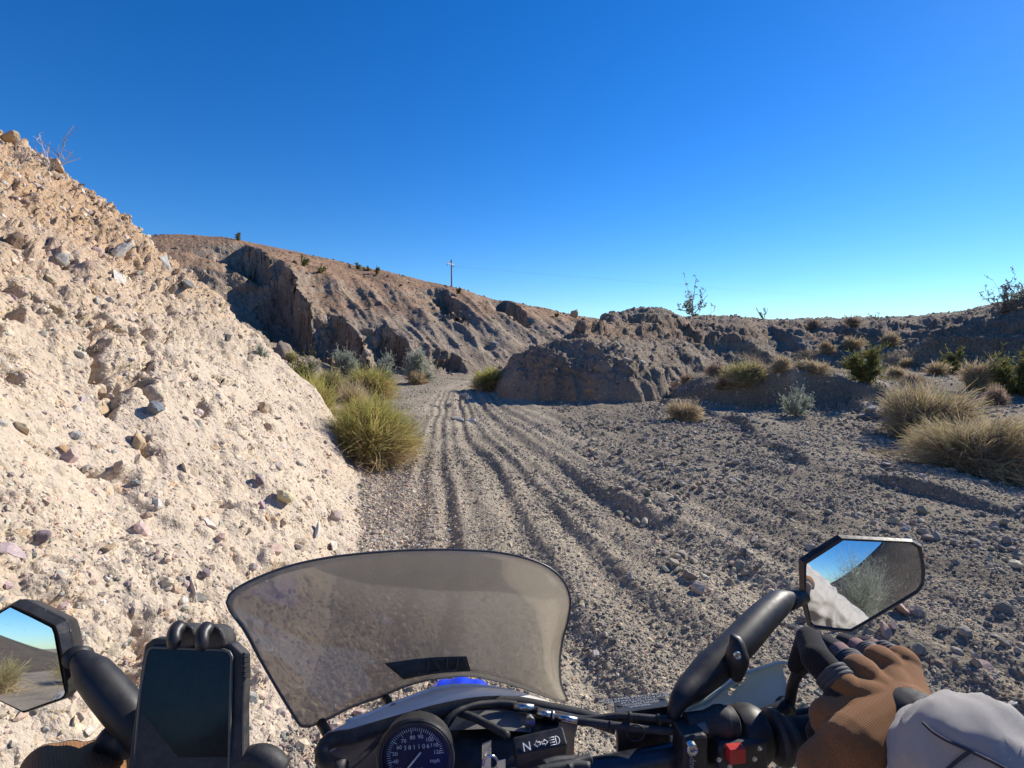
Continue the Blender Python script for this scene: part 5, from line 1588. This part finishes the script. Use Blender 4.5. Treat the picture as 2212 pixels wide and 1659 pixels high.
part("grip_flange", lathe_mesh(Z4(1790, 985, .5615), barx, [(0, .018), (.002, .0255), (.006, .0285), (.011, .0285), (.0155, .0255), (.020, .0215), (.026, .020)], "grip_flange", 36), M_RUBBER)
part("grip", lathe_mesh(Z4(1900, 975, .563), barx, [(0, .0185)] + [(.004 + .004 * k, .0178 + (.0007 if k % 2 else 0)) for k in range(30)] + [(.126, .01)], "grip", 30), M_RUBBER)
lev = part("brake_lever", tube_mesh([(resample([Z4(1380, 860, .60), Z4(1650, 790, .60), Z4(1830, 735, .60), Z4(1975, 678, .602)], 16), .0085)], "brake_lever", 14), M_SATIN)
part("lever_pivot", lathe_mesh(Z4(1952, 690, .605), toc, [(-.008, .0095), (.004, .0100), (.0075, .0085), (.009, .004)], "lever_pivot", 22), M_SATIN, lev)
part("lever_blade", tube_mesh([(resample([Z4(1975, 700, .605), Z5(330, 1010, .603), Z5(500, 930, .612), Z5(760, 880, .622)], 20), .0062)], "lever_blade", 10), M_SATIN, lev)

# ---- white hand guard
hg_t = resample([Z4(*a) for a in ((800, 775, .60), (985, 730, .61), (1140, 672, .62), (1300, 545, .635), (1440, 428, .645), (1600, 345, .655), (1790, 290, .662), (1985, 262, .668), (2030, 300, .668))], 60)
hg_b = resample([Z4(*a) for a in ((800, 870, .585), (985, 860, .59), (1140, 830, .60), (1300, 815, .605), (1440, 800, .61), (1640, 775, .615), (1850, 740, .618), (2015, 690, .622), (2040, 650, .624))], 60)
hr = []
for t_ in np.linspace(0, 1, 22):
    s_ = np.linspace(0, 1, 60)[:, None]
    hr.append(hg_t * (1 - t_) + hg_b * t_ + np.array([[0, .030, .004]]) * np.sin(np.pi * t_) * (0.4 + 0.6 * s_) + np.array([[0, -.006, .003]]) * np.exp(-((t_ - .45) / .07) ** 2) * (s_ < .62))
sk = np.zeros((21, 59), bool)
for i in range(59):
    s = (i + .5) / 59
    if .53 < s < .70:
        c = .66 - (s - .53) * 1.1
        for j in range(21):
            if abs((j + .5) / 21 - c) < .055: sk[j, i] = True
hgd = part("hand_guard", grid_mesh(hr, "hand_guard", sk), M_GUARD)
solidify(hgd, .0032)
part("guard_bar", tube_mesh([(resample([Z4(1500, 860, .61), Z4(1800, 830, .612), Z4(2150, 760, .615), Z4(2500, 720, .61)], 12), .0075)], "guard_bar", 12), M_SATIN, hgd)

# ---- mirrors
def ray_plane(p, c, n):
    o = Vector((0, 0, CAMZ)); d = (p - o)
    return o + d * ((c - o).dot(n) / d.dot(n))

def build_mirror(outer, inner, C, refl, arm, armr, depth=.022, curv=1.0):
    o = Vector((0, 0, CAMZ))
    d = (C - o).normalized()
    n = (Vector(refl).normalized() - d).normalized()
    ou = [ray_plane(p, C, n) for p in outer]; inn = [ray_plane(p, C, n) for p in inner]
    ring = part("mirror", prism_mesh([p - n * .0060 for p in ou], -n * depth, "mirror", .0035, .86), M_BLACK)
    # raised lip between the outline and the glass
    bm = bmesh.new()
    c = sum(inn, Vector()) / len(inn)
    def loop(pts, off): return [bm.verts.new(p + n * off) for p in pts]
    ous = [c + (p - c) * .995 for p in ou]
    k = len(inn)
    A, B_, D_ = loop(ous, -.004), loop([inn[i].lerp(ous[i], .45) for i in range(k)], .0025), loop(inn, .0008)
    E_ = loop([c + (p - c) * 1.002 for p in inn], -.004)
    for X_, Y_ in ((A, B_), (B_, D_), (D_, E_)):
        for i in range(k):
            j = (i + 1) % k
            bm.faces.new((X_[i], X_[j], Y_[j], Y_[i]))
    bmesh.ops.recalc_face_normals(bm, faces=bm.faces)
    me = bpy.data.meshes.new("mirror_rim"); bm.to_mesh(me); bm.free()
    part("mirror_rim", me, M_BLACK, ring)
    # convex glass: concentric rings
    K_ = 14
    V, Fc = [tuple(c + n * .0036)], []
    dense = resample(inn + [inn[0]], 97, False)[:-1]
    m_ = len(dense)
    for r in range(1, K_ + 1):
        f_ = r / K_
        for p in dense:
            p = c + (Vector(p) - c) * f_
            V.append(tuple(p + n * (.0036 - (p - c).length_squared / (2 * curv))))
    for i in range(m_):
        Fc.append((0, 1 + i, 1 + (i + 1) % m_))
    for r in range(K_ - 1):
        for i in range(m_):
            a = 1 + r * m_ + i; b = 1 + r * m_ + (i + 1) % m_
            Fc.append((a, a + m_, b + m_, b))
    me = bpy.data.meshes.new("mirror_glass"); me.from_pydata(V, [], Fc)
    for p in me.polygons: p.use_smooth = True
    me.update()
    gl = part("mirror_glass", me, M_MIRROR, ring)
    part("mirror_arm", tube_mesh([(resample(arm, 30), np.interp(np.linspace(0, 1, 30), np.linspace(0, 1, len(armr)), armr))], "mirror_arm", 26), M_SATIN, ring)
    return ring, n

outR = [(605, 68), (860, 82), (1118, 97), (1182, 132), (1213, 300), (1205, 412), (1162, 472), (930, 610), (697, 747), (560, 733), (428, 716), (398, 690), (345, 500), (338, 236), (470, 152)]
inR = [(634, 104), (860, 114), (1092, 125), (1150, 158), (1172, 295), (1164, 398), (1132, 440), (905, 574), (682, 708), (560, 698), (440, 684), (416, 655), (382, 480), (384, 268), (505, 188)]
mR, nMR = build_mirror([Z5(x, y, .74) for x, y in outR], [Z5(x, y, .74) for x, y in inR], Z5(775, 420, .74), (.20, -1, .02),
    [Q(1452, 1552, .555), Q(1462, 1522, .562), Q(1500, 1480, .585), Q(1590, 1395, .63), Q(1660, 1322, .68), Q(1692, 1296, .705), Q(1715, 1290, .72)], [.006, .0150, .0195, .0198, .0196, .0186, .0172, .007])
part("mirror_neck", tube_mesh([([Q(1695, 1298, .712), Q(1735, 1290, .755)], [.015, .010])], "mirror_neck", 14), M_SATIN, mR)
kn = resample([Q(1576, 1380, .60), Q(1588, 1385, .597), Q(1592, 1410, .592), Q(1592, 1440, .592), Q(1590, 1465, .595)], 16)
part("clamp_knob", tube_mesh([(kn, np.interp(np.linspace(0, 1, 16), [0, .15, .45, .6, .85, 1], [.006, .0085, .0135, .0125, .0085, .0065]))], "clamp_knob", 16), M_SATIN, mR)
outL = [(150, 210), (345, 305), (540, 404), (572, 500), (600, 640), (618, 900), (620, 1000), (600, 1062), (410, 1128), (222, 1196), (30, 1100), (-250, 960), (-330, 760), (-300, 480), (-80, 330)]
inL = [(104, 274), (290, 360), (462, 446), (482, 500), (510, 650), (550, 880), (572, 1000), (552, 1040), (385, 1098), (218, 1158), (50, 1075), (-220, 930), (-290, 740), (-265, 510), (-80, 385)]
mL, nML = build_mirror([Z1(x, y, .47) for x, y in outL], [Z1(x, y, .47) for x, y in inL], Z1(140, 700, .47), (-.42, -1, -.03),
    [Z1(1330, 1480, .46), Z1(1150, 1260, .462), Z1(950, 1020, .467), Z1(760, 800, .472), Z1(700, 735, .474), Z1(655, 700, .476)], [.0150, .0160, .0168, .0165, .0150, .007])
part("mirror_neck", tube_mesh([([Z1(700, 720, .476), Z1(580, 690, .486)], [.011, .009])], "mirror_neck", 14), M_SATIN, mL)
part("clamp_knob", tube_mesh([(resample([Z1(915, 1350, .47), Z1(980, 1400, .468), Z1(1060, 1430, .466), Z1(1150, 1450, .465)], 12), [.010, .014, .015, .014, .012, .011, .012, .013, .014, .014, .013, .012])], "clamp_knob", 14), M_SATIN, mL)
solidify(part("hand_guard", grid_mesh([resample([Z1(945, 1490, .50), Z1(960, 1560, .50), Z1(975, 1660, .50)], 8), resample([Z1(1000, 1478, .50), Z1(1020, 1560, .50), Z1(1030, 1660, .50)], 8), resample([Z1(1060, 1500, .51), Z1(1090, 1560, .51), Z1(1090, 1660, .51)], 8)], "hand_guard"), M_WHITE), .003)

# ---- phone holder (part of the motorcycle) and the phone in it
for cx_, cy_, w_ in ((1560, 530, 1), (1800, 540, 1)):
    body = [Z1(cx_ + a, cy_ + b, .432) for a, b in ((-120, 60), (-115, -40), (-60, -110), (20, -128), (90, -80), (125, 0), (130, 70), (60, 95), (-60, 100))]
    cl = part("phone_claw", prism_mesh(body, Vector((0, .022, -.012)), "phone_claw", .003, .9), M_RUBBER)
    part("claw_tip", tube_mesh([(resample([Z1(cx_ - 20, cy_ - 90, .432), Z1(cx_ - 62, cy_ - 30, .424), Z1(cx_ - 66, cy_ + 50, .420), Z1(cx_ - 62, cy_ + 88, .421)], 10), [.006, .0062, .006, .0056, .0054, .0054, .0054, .0052, .005, .0038])], "claw_tip", 12), M_BLACK, cl)
cl = part("phone_claw", tube_mesh([(resample([Z1(2080, 1640, .425), Z1(2150, 1590, .42), Z1(2230, 1570, .42), Z1(2330, 1610, .42), Z1(2400, 1690, .42)], 14), .0105)], "phone_claw", 14), M_RUBBER)
part("phone_cradle", box_mesh(Z1(1560, 1350, .455), Vector((.028, 0, 0)), Vector((0, .018, .030)), Vector((0, -.006, .006)), "phone_cradle", .004), M_BLACK)
part("cradle_stem", tube_mesh([([Z1(1600, 1400, .465), Z1(1900, 2000, .49)], .012)], "cradle_stem", 14), M_SATIN)

ph = bpy.data.objects.new("smartphone", None); COL.objects.link(ph)
phc = Z1(1620, 1150, .43); ph.location = phc
tag(ph, "dark smartphone in a rugged black case clamped on the handlebar", "phone")
dT_, dB_ = .437, .408
case_o = [Z1(*a) for a in ((1312, 545, dT_), (1650, 560, dT_), (1992, 590, dT_), (2098, 692, dT_ - .002), (2104, 880, dT_ - .006), (2090, 1180, .424), (2092, 1700, .409), (2085, 1900, .402), (1085, 1900, .402), (1100, 1658, .410), (1160, 1150, .424), (1215, 760, dT_ - .004), (1240, 602, dT_ - .001))]
npn = (case_o[2] - case_o[0]).cross(case_o[9] - case_o[0]).normalized()
if npn.dot(Vector((0, 0, CAMZ)) - phc) < 0: npn = -npn
def phone_part(name, me, mat, parent=None):
    me.transform(Matrix.Translation(-phc)); return add_obj(name, me, mat, parent or ph)
cs_ = phone_part("case", prism_mesh(case_o, -npn * .012, "case", .0022), M_RUBBER)
scr_o = [Z1(*a) for a in ((1320, 618, dT_), (1930, 640, dT_), (1975, 660, dT_), (1998, 705, dT_ - .001), (1985, 1100, .426), (1972, 1658, .410), (1968, 1850, .404), (1150, 1850, .404), (1172, 1500, .414), (1215, 1000, .428), (1268, 690, dT_ - .002), (1285, 640, dT_ - .001))]
lift = lambda p, h: p + npn * h
scr_o = [ray_plane(p, case_o[0], npn) for p in scr_o]
M_GLASS = simple_mat("phone_glass", (.005, .006, .010), .14, scale=55, spec=.22, dust=.045)
phone_part("screen", prism_mesh([lift(p, .0009) for p in scr_o], -npn * .004, "screen", .0006), M_GLASS)
rim = [tuple(lift(p, .0008)) for p in scr_o] + [tuple(lift(scr_o[0], .0008))]
phone_part("screen_rim", tube_mesh([(rim, .0013)], "screen_rim", 8, cap=False), simple_mat("case_lip", (.10, .10, .085), .35, scale=100), cs_)
for a in np.linspace(0, 1, 5):
    p = Z1(2112, 690 + 170 * a, .4335 - .004 * a)
    phone_part("grip_rib", box_mesh(p, Vector((.0014, 0, 0)), Vector((0, .001, .0014)), Vector((0, -.004, .003)), "grip_rib", .0005), M_RUBBER, cs_)
for c in ((1892, 812), (1925, 950)):
    p = ray_plane(Z1(c[0], c[1], .43), case_o[0], npn)

# ---- small fixings
for k_, (x_, y_, d_) in enumerate(((420, 778, .556), (700, 806, .553), (230, 872, .553))):
    a_ = Z4(x_, y_, d_); dx_ = (Z4(x_ + 60, y_ + 6, d_) - a_).normalized()
    part("cable_tie", lathe_mesh(a_, dx_, [(-.0016, .0046), (-.0014, .0055), (.0014, .0055), (.0016, .0046)], "cable_tie", 14), M_BLACK)
part("knob_screw", lathe_mesh(Q(1592, 1415, .577), toc, [(0, .0042), (.0022, .0042), (.0026, .0034), (.0018, .002), (.0017, .0005)], "knob_screw", 16), M_STEEL, mR)
for x_, y_ in ((1290, 1195), (1395, 1265), (1640, 1190), (1690, 1085)):
    part("housing_screw", lathe_mesh(Z4(x_, y_, .523), toc, [(0, .0026), (.001, .0026), (.0012, .0018), (.0006, .001)], "housing_screw", 12), M_STEEL, sw)
for t_ in (.30, .62):
    a_ = Q(1500 + 190 * t_, 1480 - 184 * t_, .585 + .12 * t_)
    ax_ = (Q(1690, 1296, .705) - Q(1500, 1480, .585)).normalized()
    part("arm_seam", lathe_mesh(a_, ax_, [(-.0006, .0196), (0, .0203), (.0006, .0196)], "arm_seam", 30), M_SATIN, mR)
# ------------------------------------------------------------------ the rider
def capsule_blob(caps, voxel, smooth, name):
    """union of tapering capsules (a, b, ra, rb) as one closed skin"""
    paths = []
    for cp_ in caps:
        a, b, ra, rb = cp_[:4]
        a, b = Vector(a), Vector(b)
        d = (b - a); L = max(d.length, 1e-5); d /= L
        pts, rad = [], []
        for t_ in np.linspace(-math.pi / 2 + .12, 0, 5): pts.append(a + d * ra * math.sin(t_)); rad.append(ra * math.cos(t_))
        for t_ in np.linspace(0, math.pi / 2 - .12, 5): pts.append(b + d * rb * math.sin(t_)); rad.append(rb * math.cos(t_))
        pts[4] = a; pts[5] = b
        if len(cp_) > 4: pts, rad = pts[4:], rad[4:]        # square-cut start (a cuff)
        paths.append((pts, rad))
    me = tube_mesh(paths, name, 18)
    o = bpy.data.objects.new("tmp", me); COL.objects.link(o)
    md = o.modifiers.new("r", 'REMESH'); md.mode = 'VOXEL'; md.voxel_size = voxel; md.use_smooth_shade = True
    ms = o.modifiers.new("s", 'SMOOTH'); ms.iterations = smooth; ms.factor = .5
    bpy.context.view_layer.update()
    out = bpy.data.meshes.new_from_object(o.evaluated_get(bpy.context.evaluated_depsgraph_get()))
    bpy.data.objects.remove(o); bpy.data.meshes.remove(me)
    out.name = name
    return out

def verts_of(me):
    a = np.empty(len(me.vertices) * 3, np.float32); me.vertices.foreach_get("co", a); return a.reshape(-1, 3).astype(float)

def cap_dist(V, a, b, ra, rb):
    a, b = np.array(a), np.array(b); d = b - a
    t_ = np.clip(((V - a) @ d) / (d @ d + 1e-9), 0, 1)
    return np.linalg.norm(V - a - t_[:, None] * d, axis=1) - (ra + (rb - ra) * t_), t_

def set_cols(me, C):
    ca = me.color_attributes.new("Col", 'FLOAT_COLOR', 'POINT')
    c4 = np.ones((len(C), 4), np.float32); c4[:, :3] = C
    ca.data.foreach_set("color", c4.ravel())

def fabric_mat(name, weave, bump, rough=.9, var=.10, lines=0.0):
    t = NT(name)
    b = t.add("ShaderNodeBsdfPrincipled", i_Roughness=rough)
    b.inputs["Specular IOR Level"].default_value = .15
    b.inputs["Sheen Weight"].default_value = .15
    a = t.add("ShaderNodeAttribute", attribute_name="Col")
    tc = t.add("ShaderNodeTexCoord")
    w1 = t.add("ShaderNodeTexWave", wave_type='BANDS', bands_direction='DIAGONAL', i_Scale=weave, i_Distortion=0.4)
    w2 = t.add("ShaderNodeTexWave", wave_type='BANDS', bands_direction='X', i_Scale=weave, i_Distortion=0.4)
    n = t.add("ShaderNodeTexNoise", i_Scale=34.0, i_Detail=5.0)
    for q_ in (w1, w2, n): t.link(tc.outputs["Object"], q_.inputs["Vector"])
    h = t.math('MULTIPLY', w1.outputs["Fac"], w2.outputs["Fac"])
    g = t.ramp(n.outputs[0], [(0.3, (1 - var,) * 3), (0.7, (1 + var,) * 3)])
    g2 = t.ramp(h, [(0.0, (.84,) * 3), (0.7, (1.08,) * 3)])
    c = t.mix(1.0, t.mix(1.0, a.outputs["Color"], g, 'MULTIPLY'), g2, 'MULTIPLY')
    t.link(c, b.inputs["Base Color"])
    bp = t.add("ShaderNodeBump", i_Strength=.8, i_Distance=bump); t.link(h, bp.inputs["Height"])
    t.link(bp.outputs[0], b.inputs["Normal"])
    t.link(b.outputs[0], t.out.inputs[0])
    return t.m
M_GLOVE = fabric_mat("glove_knit", 215, .0007)
M_JACKET = fabric_mat("jacket_weave", 1100, .0002, var=.06)
M_PAD = simple_mat("ribbed_pad", (.050, .052, .058), .75, scale=200, dust=.10)
M_HELMET = simple_mat("helmet_shell", (.55, .55, .55), .25, scale=30, var=.03)

man = bpy.data.objects.new("person", None); COL.objects.link(man)
man.location = (0, -.28, .9); MO = Vector(man.location)
tag(man, "rider in a light grey jacket and brown knuckled gloves holding the handlebar", "person")
def wear(name, me, mat, parent=None):
    me.transform(Matrix.Translation(-MO)); return add_obj(name, me, mat, parent or man)

BROWN, BLACK, PINK, GREY, DARK = (.275, .130, .050), (.020, .019, .018), (.34, .205, .18), (.07, .07, .075), (.030, .026, .030)
def glove(name, caps, cols, voxel=.0019, smooth=5, crease=True):
    me = capsule_blob([c for c in caps], voxel, smooth, name)
    V = verts_of(me)
    D = np.stack([cap_dist(V, *c)[0] for c in caps], 1)
    C = np.array(cols)[np.argmin(D, axis=1)]
    set_cols(me, C)
    return me

# right hand: knuckles, joints and fingertips
W = Z5(1085, 1330, .500)
K1, K2, K3, K4 = Z5(648, 1128, .526), Z5(775, 1040, .540), Z5(918, 965, .553), Z5(1062, 955, .562)
I1, I2, I3 = Z5(455, 915, .556), Z5(400, 775, .585), Z5(318, 965, .592)
Md1, Md2, Md3 = Z5(610, 868, .580), Z5(525, 812, .602), Z5(505, 905, .606)
R1, R2, R3 = Z5(728, 838, .596), Z5(648, 800, .615), Z5(640, 890, .616)
P1, P2, P3 = Z5(850, 838, .606), Z5(780, 812, .622), Z5(775, 890, .622)
TH0, TH1, TH2, TH3 = Z5(700, 1420, .495), Z5(560, 1330, .510), Z5(470, 1420, .522), Z5(482, 1560, .530)
KN = [k + (Vector((0, 0, CAMZ)) - k).normalized() * .0028 + Vector((0, 0, .002)) for k in (K1, K2, K3, K4)]
caps = [
    (KN[0], KN[0] + Vector((0, .006, 0)), .0165, .0165), (KN[1], KN[1] + Vector((0, .006, 0)), .0178, .0178), (KN[2], KN[2] + Vector((0, .006, 0)), .0170, .0170), (KN[3], KN[3] + Vector((0, .006, 0)), .0150, .0150),
    (W, K1, .0290, .0160), (W, K2, .0300, .0150), (W, K3, .0290, .0145), (W, K4, .0270, .0135),       # back of the hand
    (K1, K2, .0135, .0135), (K2, K3, .0130, .0130), (K3, K4, .0125, .0120),
    (W, TH1, .0300, .0210), (W, Z5(760, 1560, .480), .0330, .0360), (Z5(760, 1560, .480), Z5(520, 1680, .485), .0330, .0260),
    (K1, K1.lerp(I1, .35), .0170, .0160), (K2, K2.lerp(Md1, .40), .0160, .0135), (K3, K3.lerp(R1, .40), .0155, .0130), (K4, K4.lerp(P1, .5), .0145, .0115),
    (K1.lerp(I1, .25), I1, .0160, .0165), (I1, I2, .0160, .0135), (I2, I3, .0130, .0100),
    (K2.lerp(Md1, .4), Md1, .0125, .0120), (Md1, Md2, .0120, .0110), (Md2, Md3, .0110, .0095),
    (K3.lerp(R1, .4), R1, .0120, .0115), (R1, R2, .0115, .0105), (R2, R3, .0105, .0090),
    (K4.lerp(P1, .5), P1, .0108, .0105), (P1, P2, .0105, .0095), (P2, P3, .0095, .0085),
    (TH1, TH2, .0150, .0125), (TH2, TH3, .0120, .0100), (K1.lerp(TH1, .1), TH1, .0150, .0160),
]
cols = [BROWN] * 8 + [BROWN] * 3 + [BROWN, BROWN, BROWN] + [BROWN, BROWN, BROWN, BROWN] + [BLACK, BLACK, BLACK] + [PINK, DARK, DARK] + [PINK, DARK, DARK] + [PINK, DARK, DARK] + [BLACK, BLACK, BLACK]
gl_ = wear("glove", glove("glove", caps, cols), M_GLOVE)
gl_["label"] = "right glove with brown knit back and black index finger"
def rib_rings(A, B, r0, r1, ts, parent, thick=.0030):
    A, B = Vector(A), Vector(B); d = (B - A).normalized()
    u_ = d.cross(Vector((0, 0, 1))).normalized(); w_ = u_.cross(d)
    tubes = []
    for t_ in ts:
        c = A.lerp(B, t_); r = r0 + (r1 - r0) * t_
        tubes.append(([c + (u_ * math.cos(a) + w_ * math.sin(a)) * r for a in np.linspace(-.5, math.pi + .5, 20)], thick))
    wear("knuckle_pad", tube_mesh(tubes, "knuckle_pad", 9), M_PAD, parent)
rib_rings(K1, I1, .0170, .0160, (.22, .34, .46), gl_)
rib_rings(K2, Md1, .0150, .0128, (.40, .50, .60), gl_)
rib_rings(K3, R1, .0145, .0122, (.40, .50, .60), gl_)
rib_rings(K4, P1, .0125, .0108, (.42, .56, .70), gl_)
cuA, cuB = Z5(1110, 1370, .492), Z5(1190, 1440, .478)
wear("wrist_strap", capsule_blob([(cuA, cuB, .0345, .0360)], .003, 2, "wrist_strap"), simple_mat("black_strap", (.007, .007, .008), .75, scale=200), gl_)

# left hand: only the tops of its knuckles reach into the picture
lk = [Z1(380, 1640, .450), Z1(550, 1610, .457), Z1(745, 1610, .463), Z1(930, 1680, .466)]
lw = Z1(400, 2250, .40)
lcaps = [(lw, k, .032, .0175) for k in lk] + [(lk[i], lk[i + 1], .0125, .0125) for i in range(3)] + [(k, k + Vector((.012, .045, -.035)), .0135, .0115) for k in lk] + \
        [(k + Vector((.012, .045, -.035)), k + Vector((.012, .03, -.075)), .0115, .010) for k in lk]
gll = wear("glove", glove("glove", lcaps, [BROWN] * 7 + [BROWN] * 4 + [DARK] * 4, .0025, 4), M_GLOVE)
gll["label"] = "left glove, only its brown knuckles showing"

# jacket: sleeves, shoulders and trunk as one garment
E_R, S_R = Vector((.60, .13, 1.06)), Vector((.21, -.27, 1.43))
c1, c2, c3_ = Z5(1330, 1545, .462), Z5(1490, 1710, .436), Z5(1640, 1800, .41)
E_L, S_L = Vector((-.58, .02, 1.08)), Vector((-.21, -.27, 1.43))
lc = Z1(150, 2800, .37)
jc = [(c1, c2, .0385, .050, 1), (c2, c3_, .050, .060), (c3_, E_R, .060, .068), (E_R, S_R, .070, .088), (E_L, S_L, .070, .088), (lc, E_L, .046, .066),
      (S_R, S_L, .085, .085), (Vector((.12, -.30, 1.34)), Vector((.10, -.36, .98)), .13, .125), (Vector((-.12, -.30, 1.34)), Vector((-.10, -.36, .98)), .13, .125),
      (Vector((0, -.28, 1.40)), Vector((0, -.36, .98)), .13, .13), (Vector((0, -.27, 1.46)), Vector((0, -.25, 1.52)), .08, .07)]
jm = capsule_blob(jc, .0055, 4, "jacket")
V = verts_of(jm)
nb = np.empty(len(jm.vertices) * 3, np.float32); jm.vertices.foreach_get("normal", nb); nb = nb.reshape(-1, 3)
f1 = perlin3(V[:, 0] * 16, V[:, 1] * 9, V[:, 2] * 16, 501); f2 = perlin3(V[:, 0] * 34, V[:, 1] * 26, V[:, 2] * 34, 502)
nearw = np.exp(-(np.linalg.norm(V - np.array(c1), axis=1) / .10) ** 2)
V2 = V + nb * (((.011 * (1 - 2 * np.abs(f1)) + .006 * (1 - 2 * np.abs(f2))) * (1 - .45 * nearw))[:, None])
jm.vertices.foreach_set("co", V2.astype(np.float32).ravel())
JC = np.tile(np.array([.46, .43, .388]), (len(V), 1))
fold_shade = sstep(0.0, .02, perlin3(V[:, 0] * 5, V[:, 1] * 5, V[:, 2] * 5, 503) - .18) * (V[:, 1] < .15)  # dark patches put into the jacket colour for shaded folds
JC = JC * (1 - fold_shade[:, None]) + fold_shade[:, None] * np.array([.16, .16, .172])
set_cols(jm, JC)
jk = wear("jacket", jm, M_JACKET)
ax_ = (c2 - c1).normalized(); u_ = ax_.orthogonal().normalized(); w_ = ax_.cross(u_)
hem_me = tube_mesh([([c1 + ax_ * o_ + (u_ * math.cos(a) + w_ * math.sin(a)) * (.0392 + .0006 * math.sin(5 * a) + r_) for a in np.linspace(0, 2 * math.pi, 49)], t_) for o_, r_, t_ in ((.0015, 0, .0024), (.012, .0012, .0011))], "cuff_hem", 8, cap=False)
set_cols(hem_me, np.tile(np.array([.42, .39, .355]), (len(hem_me.vertices), 1)))
wear("cuff_hem", hem_me, M_JACKET, jk)
M_SEAM = simple_mat("seam_piping", (.035, .036, .045), .8, scale=200)
# seams lying on the sleeve
def on_sleeve(x, y, d0):
    """push a point of the sleeve's visible side onto the nearest jacket vertex"""
    p = np.array(Z5(x, y, d0)); o = np.array([0, 0, CAMZ]); dr_ = (p - o) / np.linalg.norm(p - o)
    VV = V2 - o; al = VV @ dr_
    dist = np.linalg.norm(VV - al[:, None] * dr_, axis=1)
    cand = np.nonzero(dist < .008)[0]
    if len(cand) == 0: return Vector(p)
    i = cand[np.argmin(al[cand])]
    return Vector(o + dr_ * (al[i] - .0012))
seamA = [on_sleeve(x, y, .46) for x, y in ((1180, 1350), (1250, 1415), (1340, 1470), (1430, 1510), (1505, 1545))]
seamB = [on_sleeve(x, y, .44) for x, y in ((1505, 1545), (1600, 1590), (1700, 1640), (1790, 1690))]
seamC = [on_sleeve(x, y, .44) for x, y in ((1505, 1545), (1440, 1590), (1380, 1640), (1330, 1690))]
wear("seam_piping", tube_mesh([(resample(s_, 16), .0012) for s_ in (seamA, seamB, seamC)], "seam_piping", 7), M_SEAM, jk)
# trousers and helmet
tc_ = [(Vector((.09, -.33, .93)), Vector((.26, .08, .86)), .095, .075), (Vector((-.12, -.33, .93)), Vector((-.30, .08, .86)), .095, .075),
       (Vector((.26, .08, .86)), Vector((.24, -.06, .42)), .075, .055), (Vector((-.30, .08, .86)), Vector((-.28, -.06, .42)), .075, .055), (Vector((.08, -.34, .94)), Vector((-.10, -.34, .94)), .12, .12)]
tm = capsule_blob(tc_, .010, 4, "trousers")
set_cols(tm, np.tile(np.array([.16, .16, .17]), (len(tm.vertices), 1)))
wear("trousers", tm, M_JACKET)
bm_ = [(Vector((s * .26 - .02, -.06, .42)), Vector((s * .26 - .02, -.05, .28)), .058, .055) for s in (1, -1)] + [(Vector((s * .26 - .02, -.05, .28)), Vector((s * .26 - .02, .12, .27)), .052, .045) for s in (1, -1)]
for i in (0, 1):
    wear("boot", capsule_blob([bm_[i], bm_[i + 2]], .010, 3, "boot"), M_RUBBER)
hm = capsule_blob([(Vector((0, -.26, 1.68)), Vector((0, -.22, 1.72)), .125, .125), (Vector((0, -.16, 1.60)), Vector((0, -.22, 1.62)), .075, .09)], .010, 3, "helmet")
wear("helmet", hm, M_HELMET)
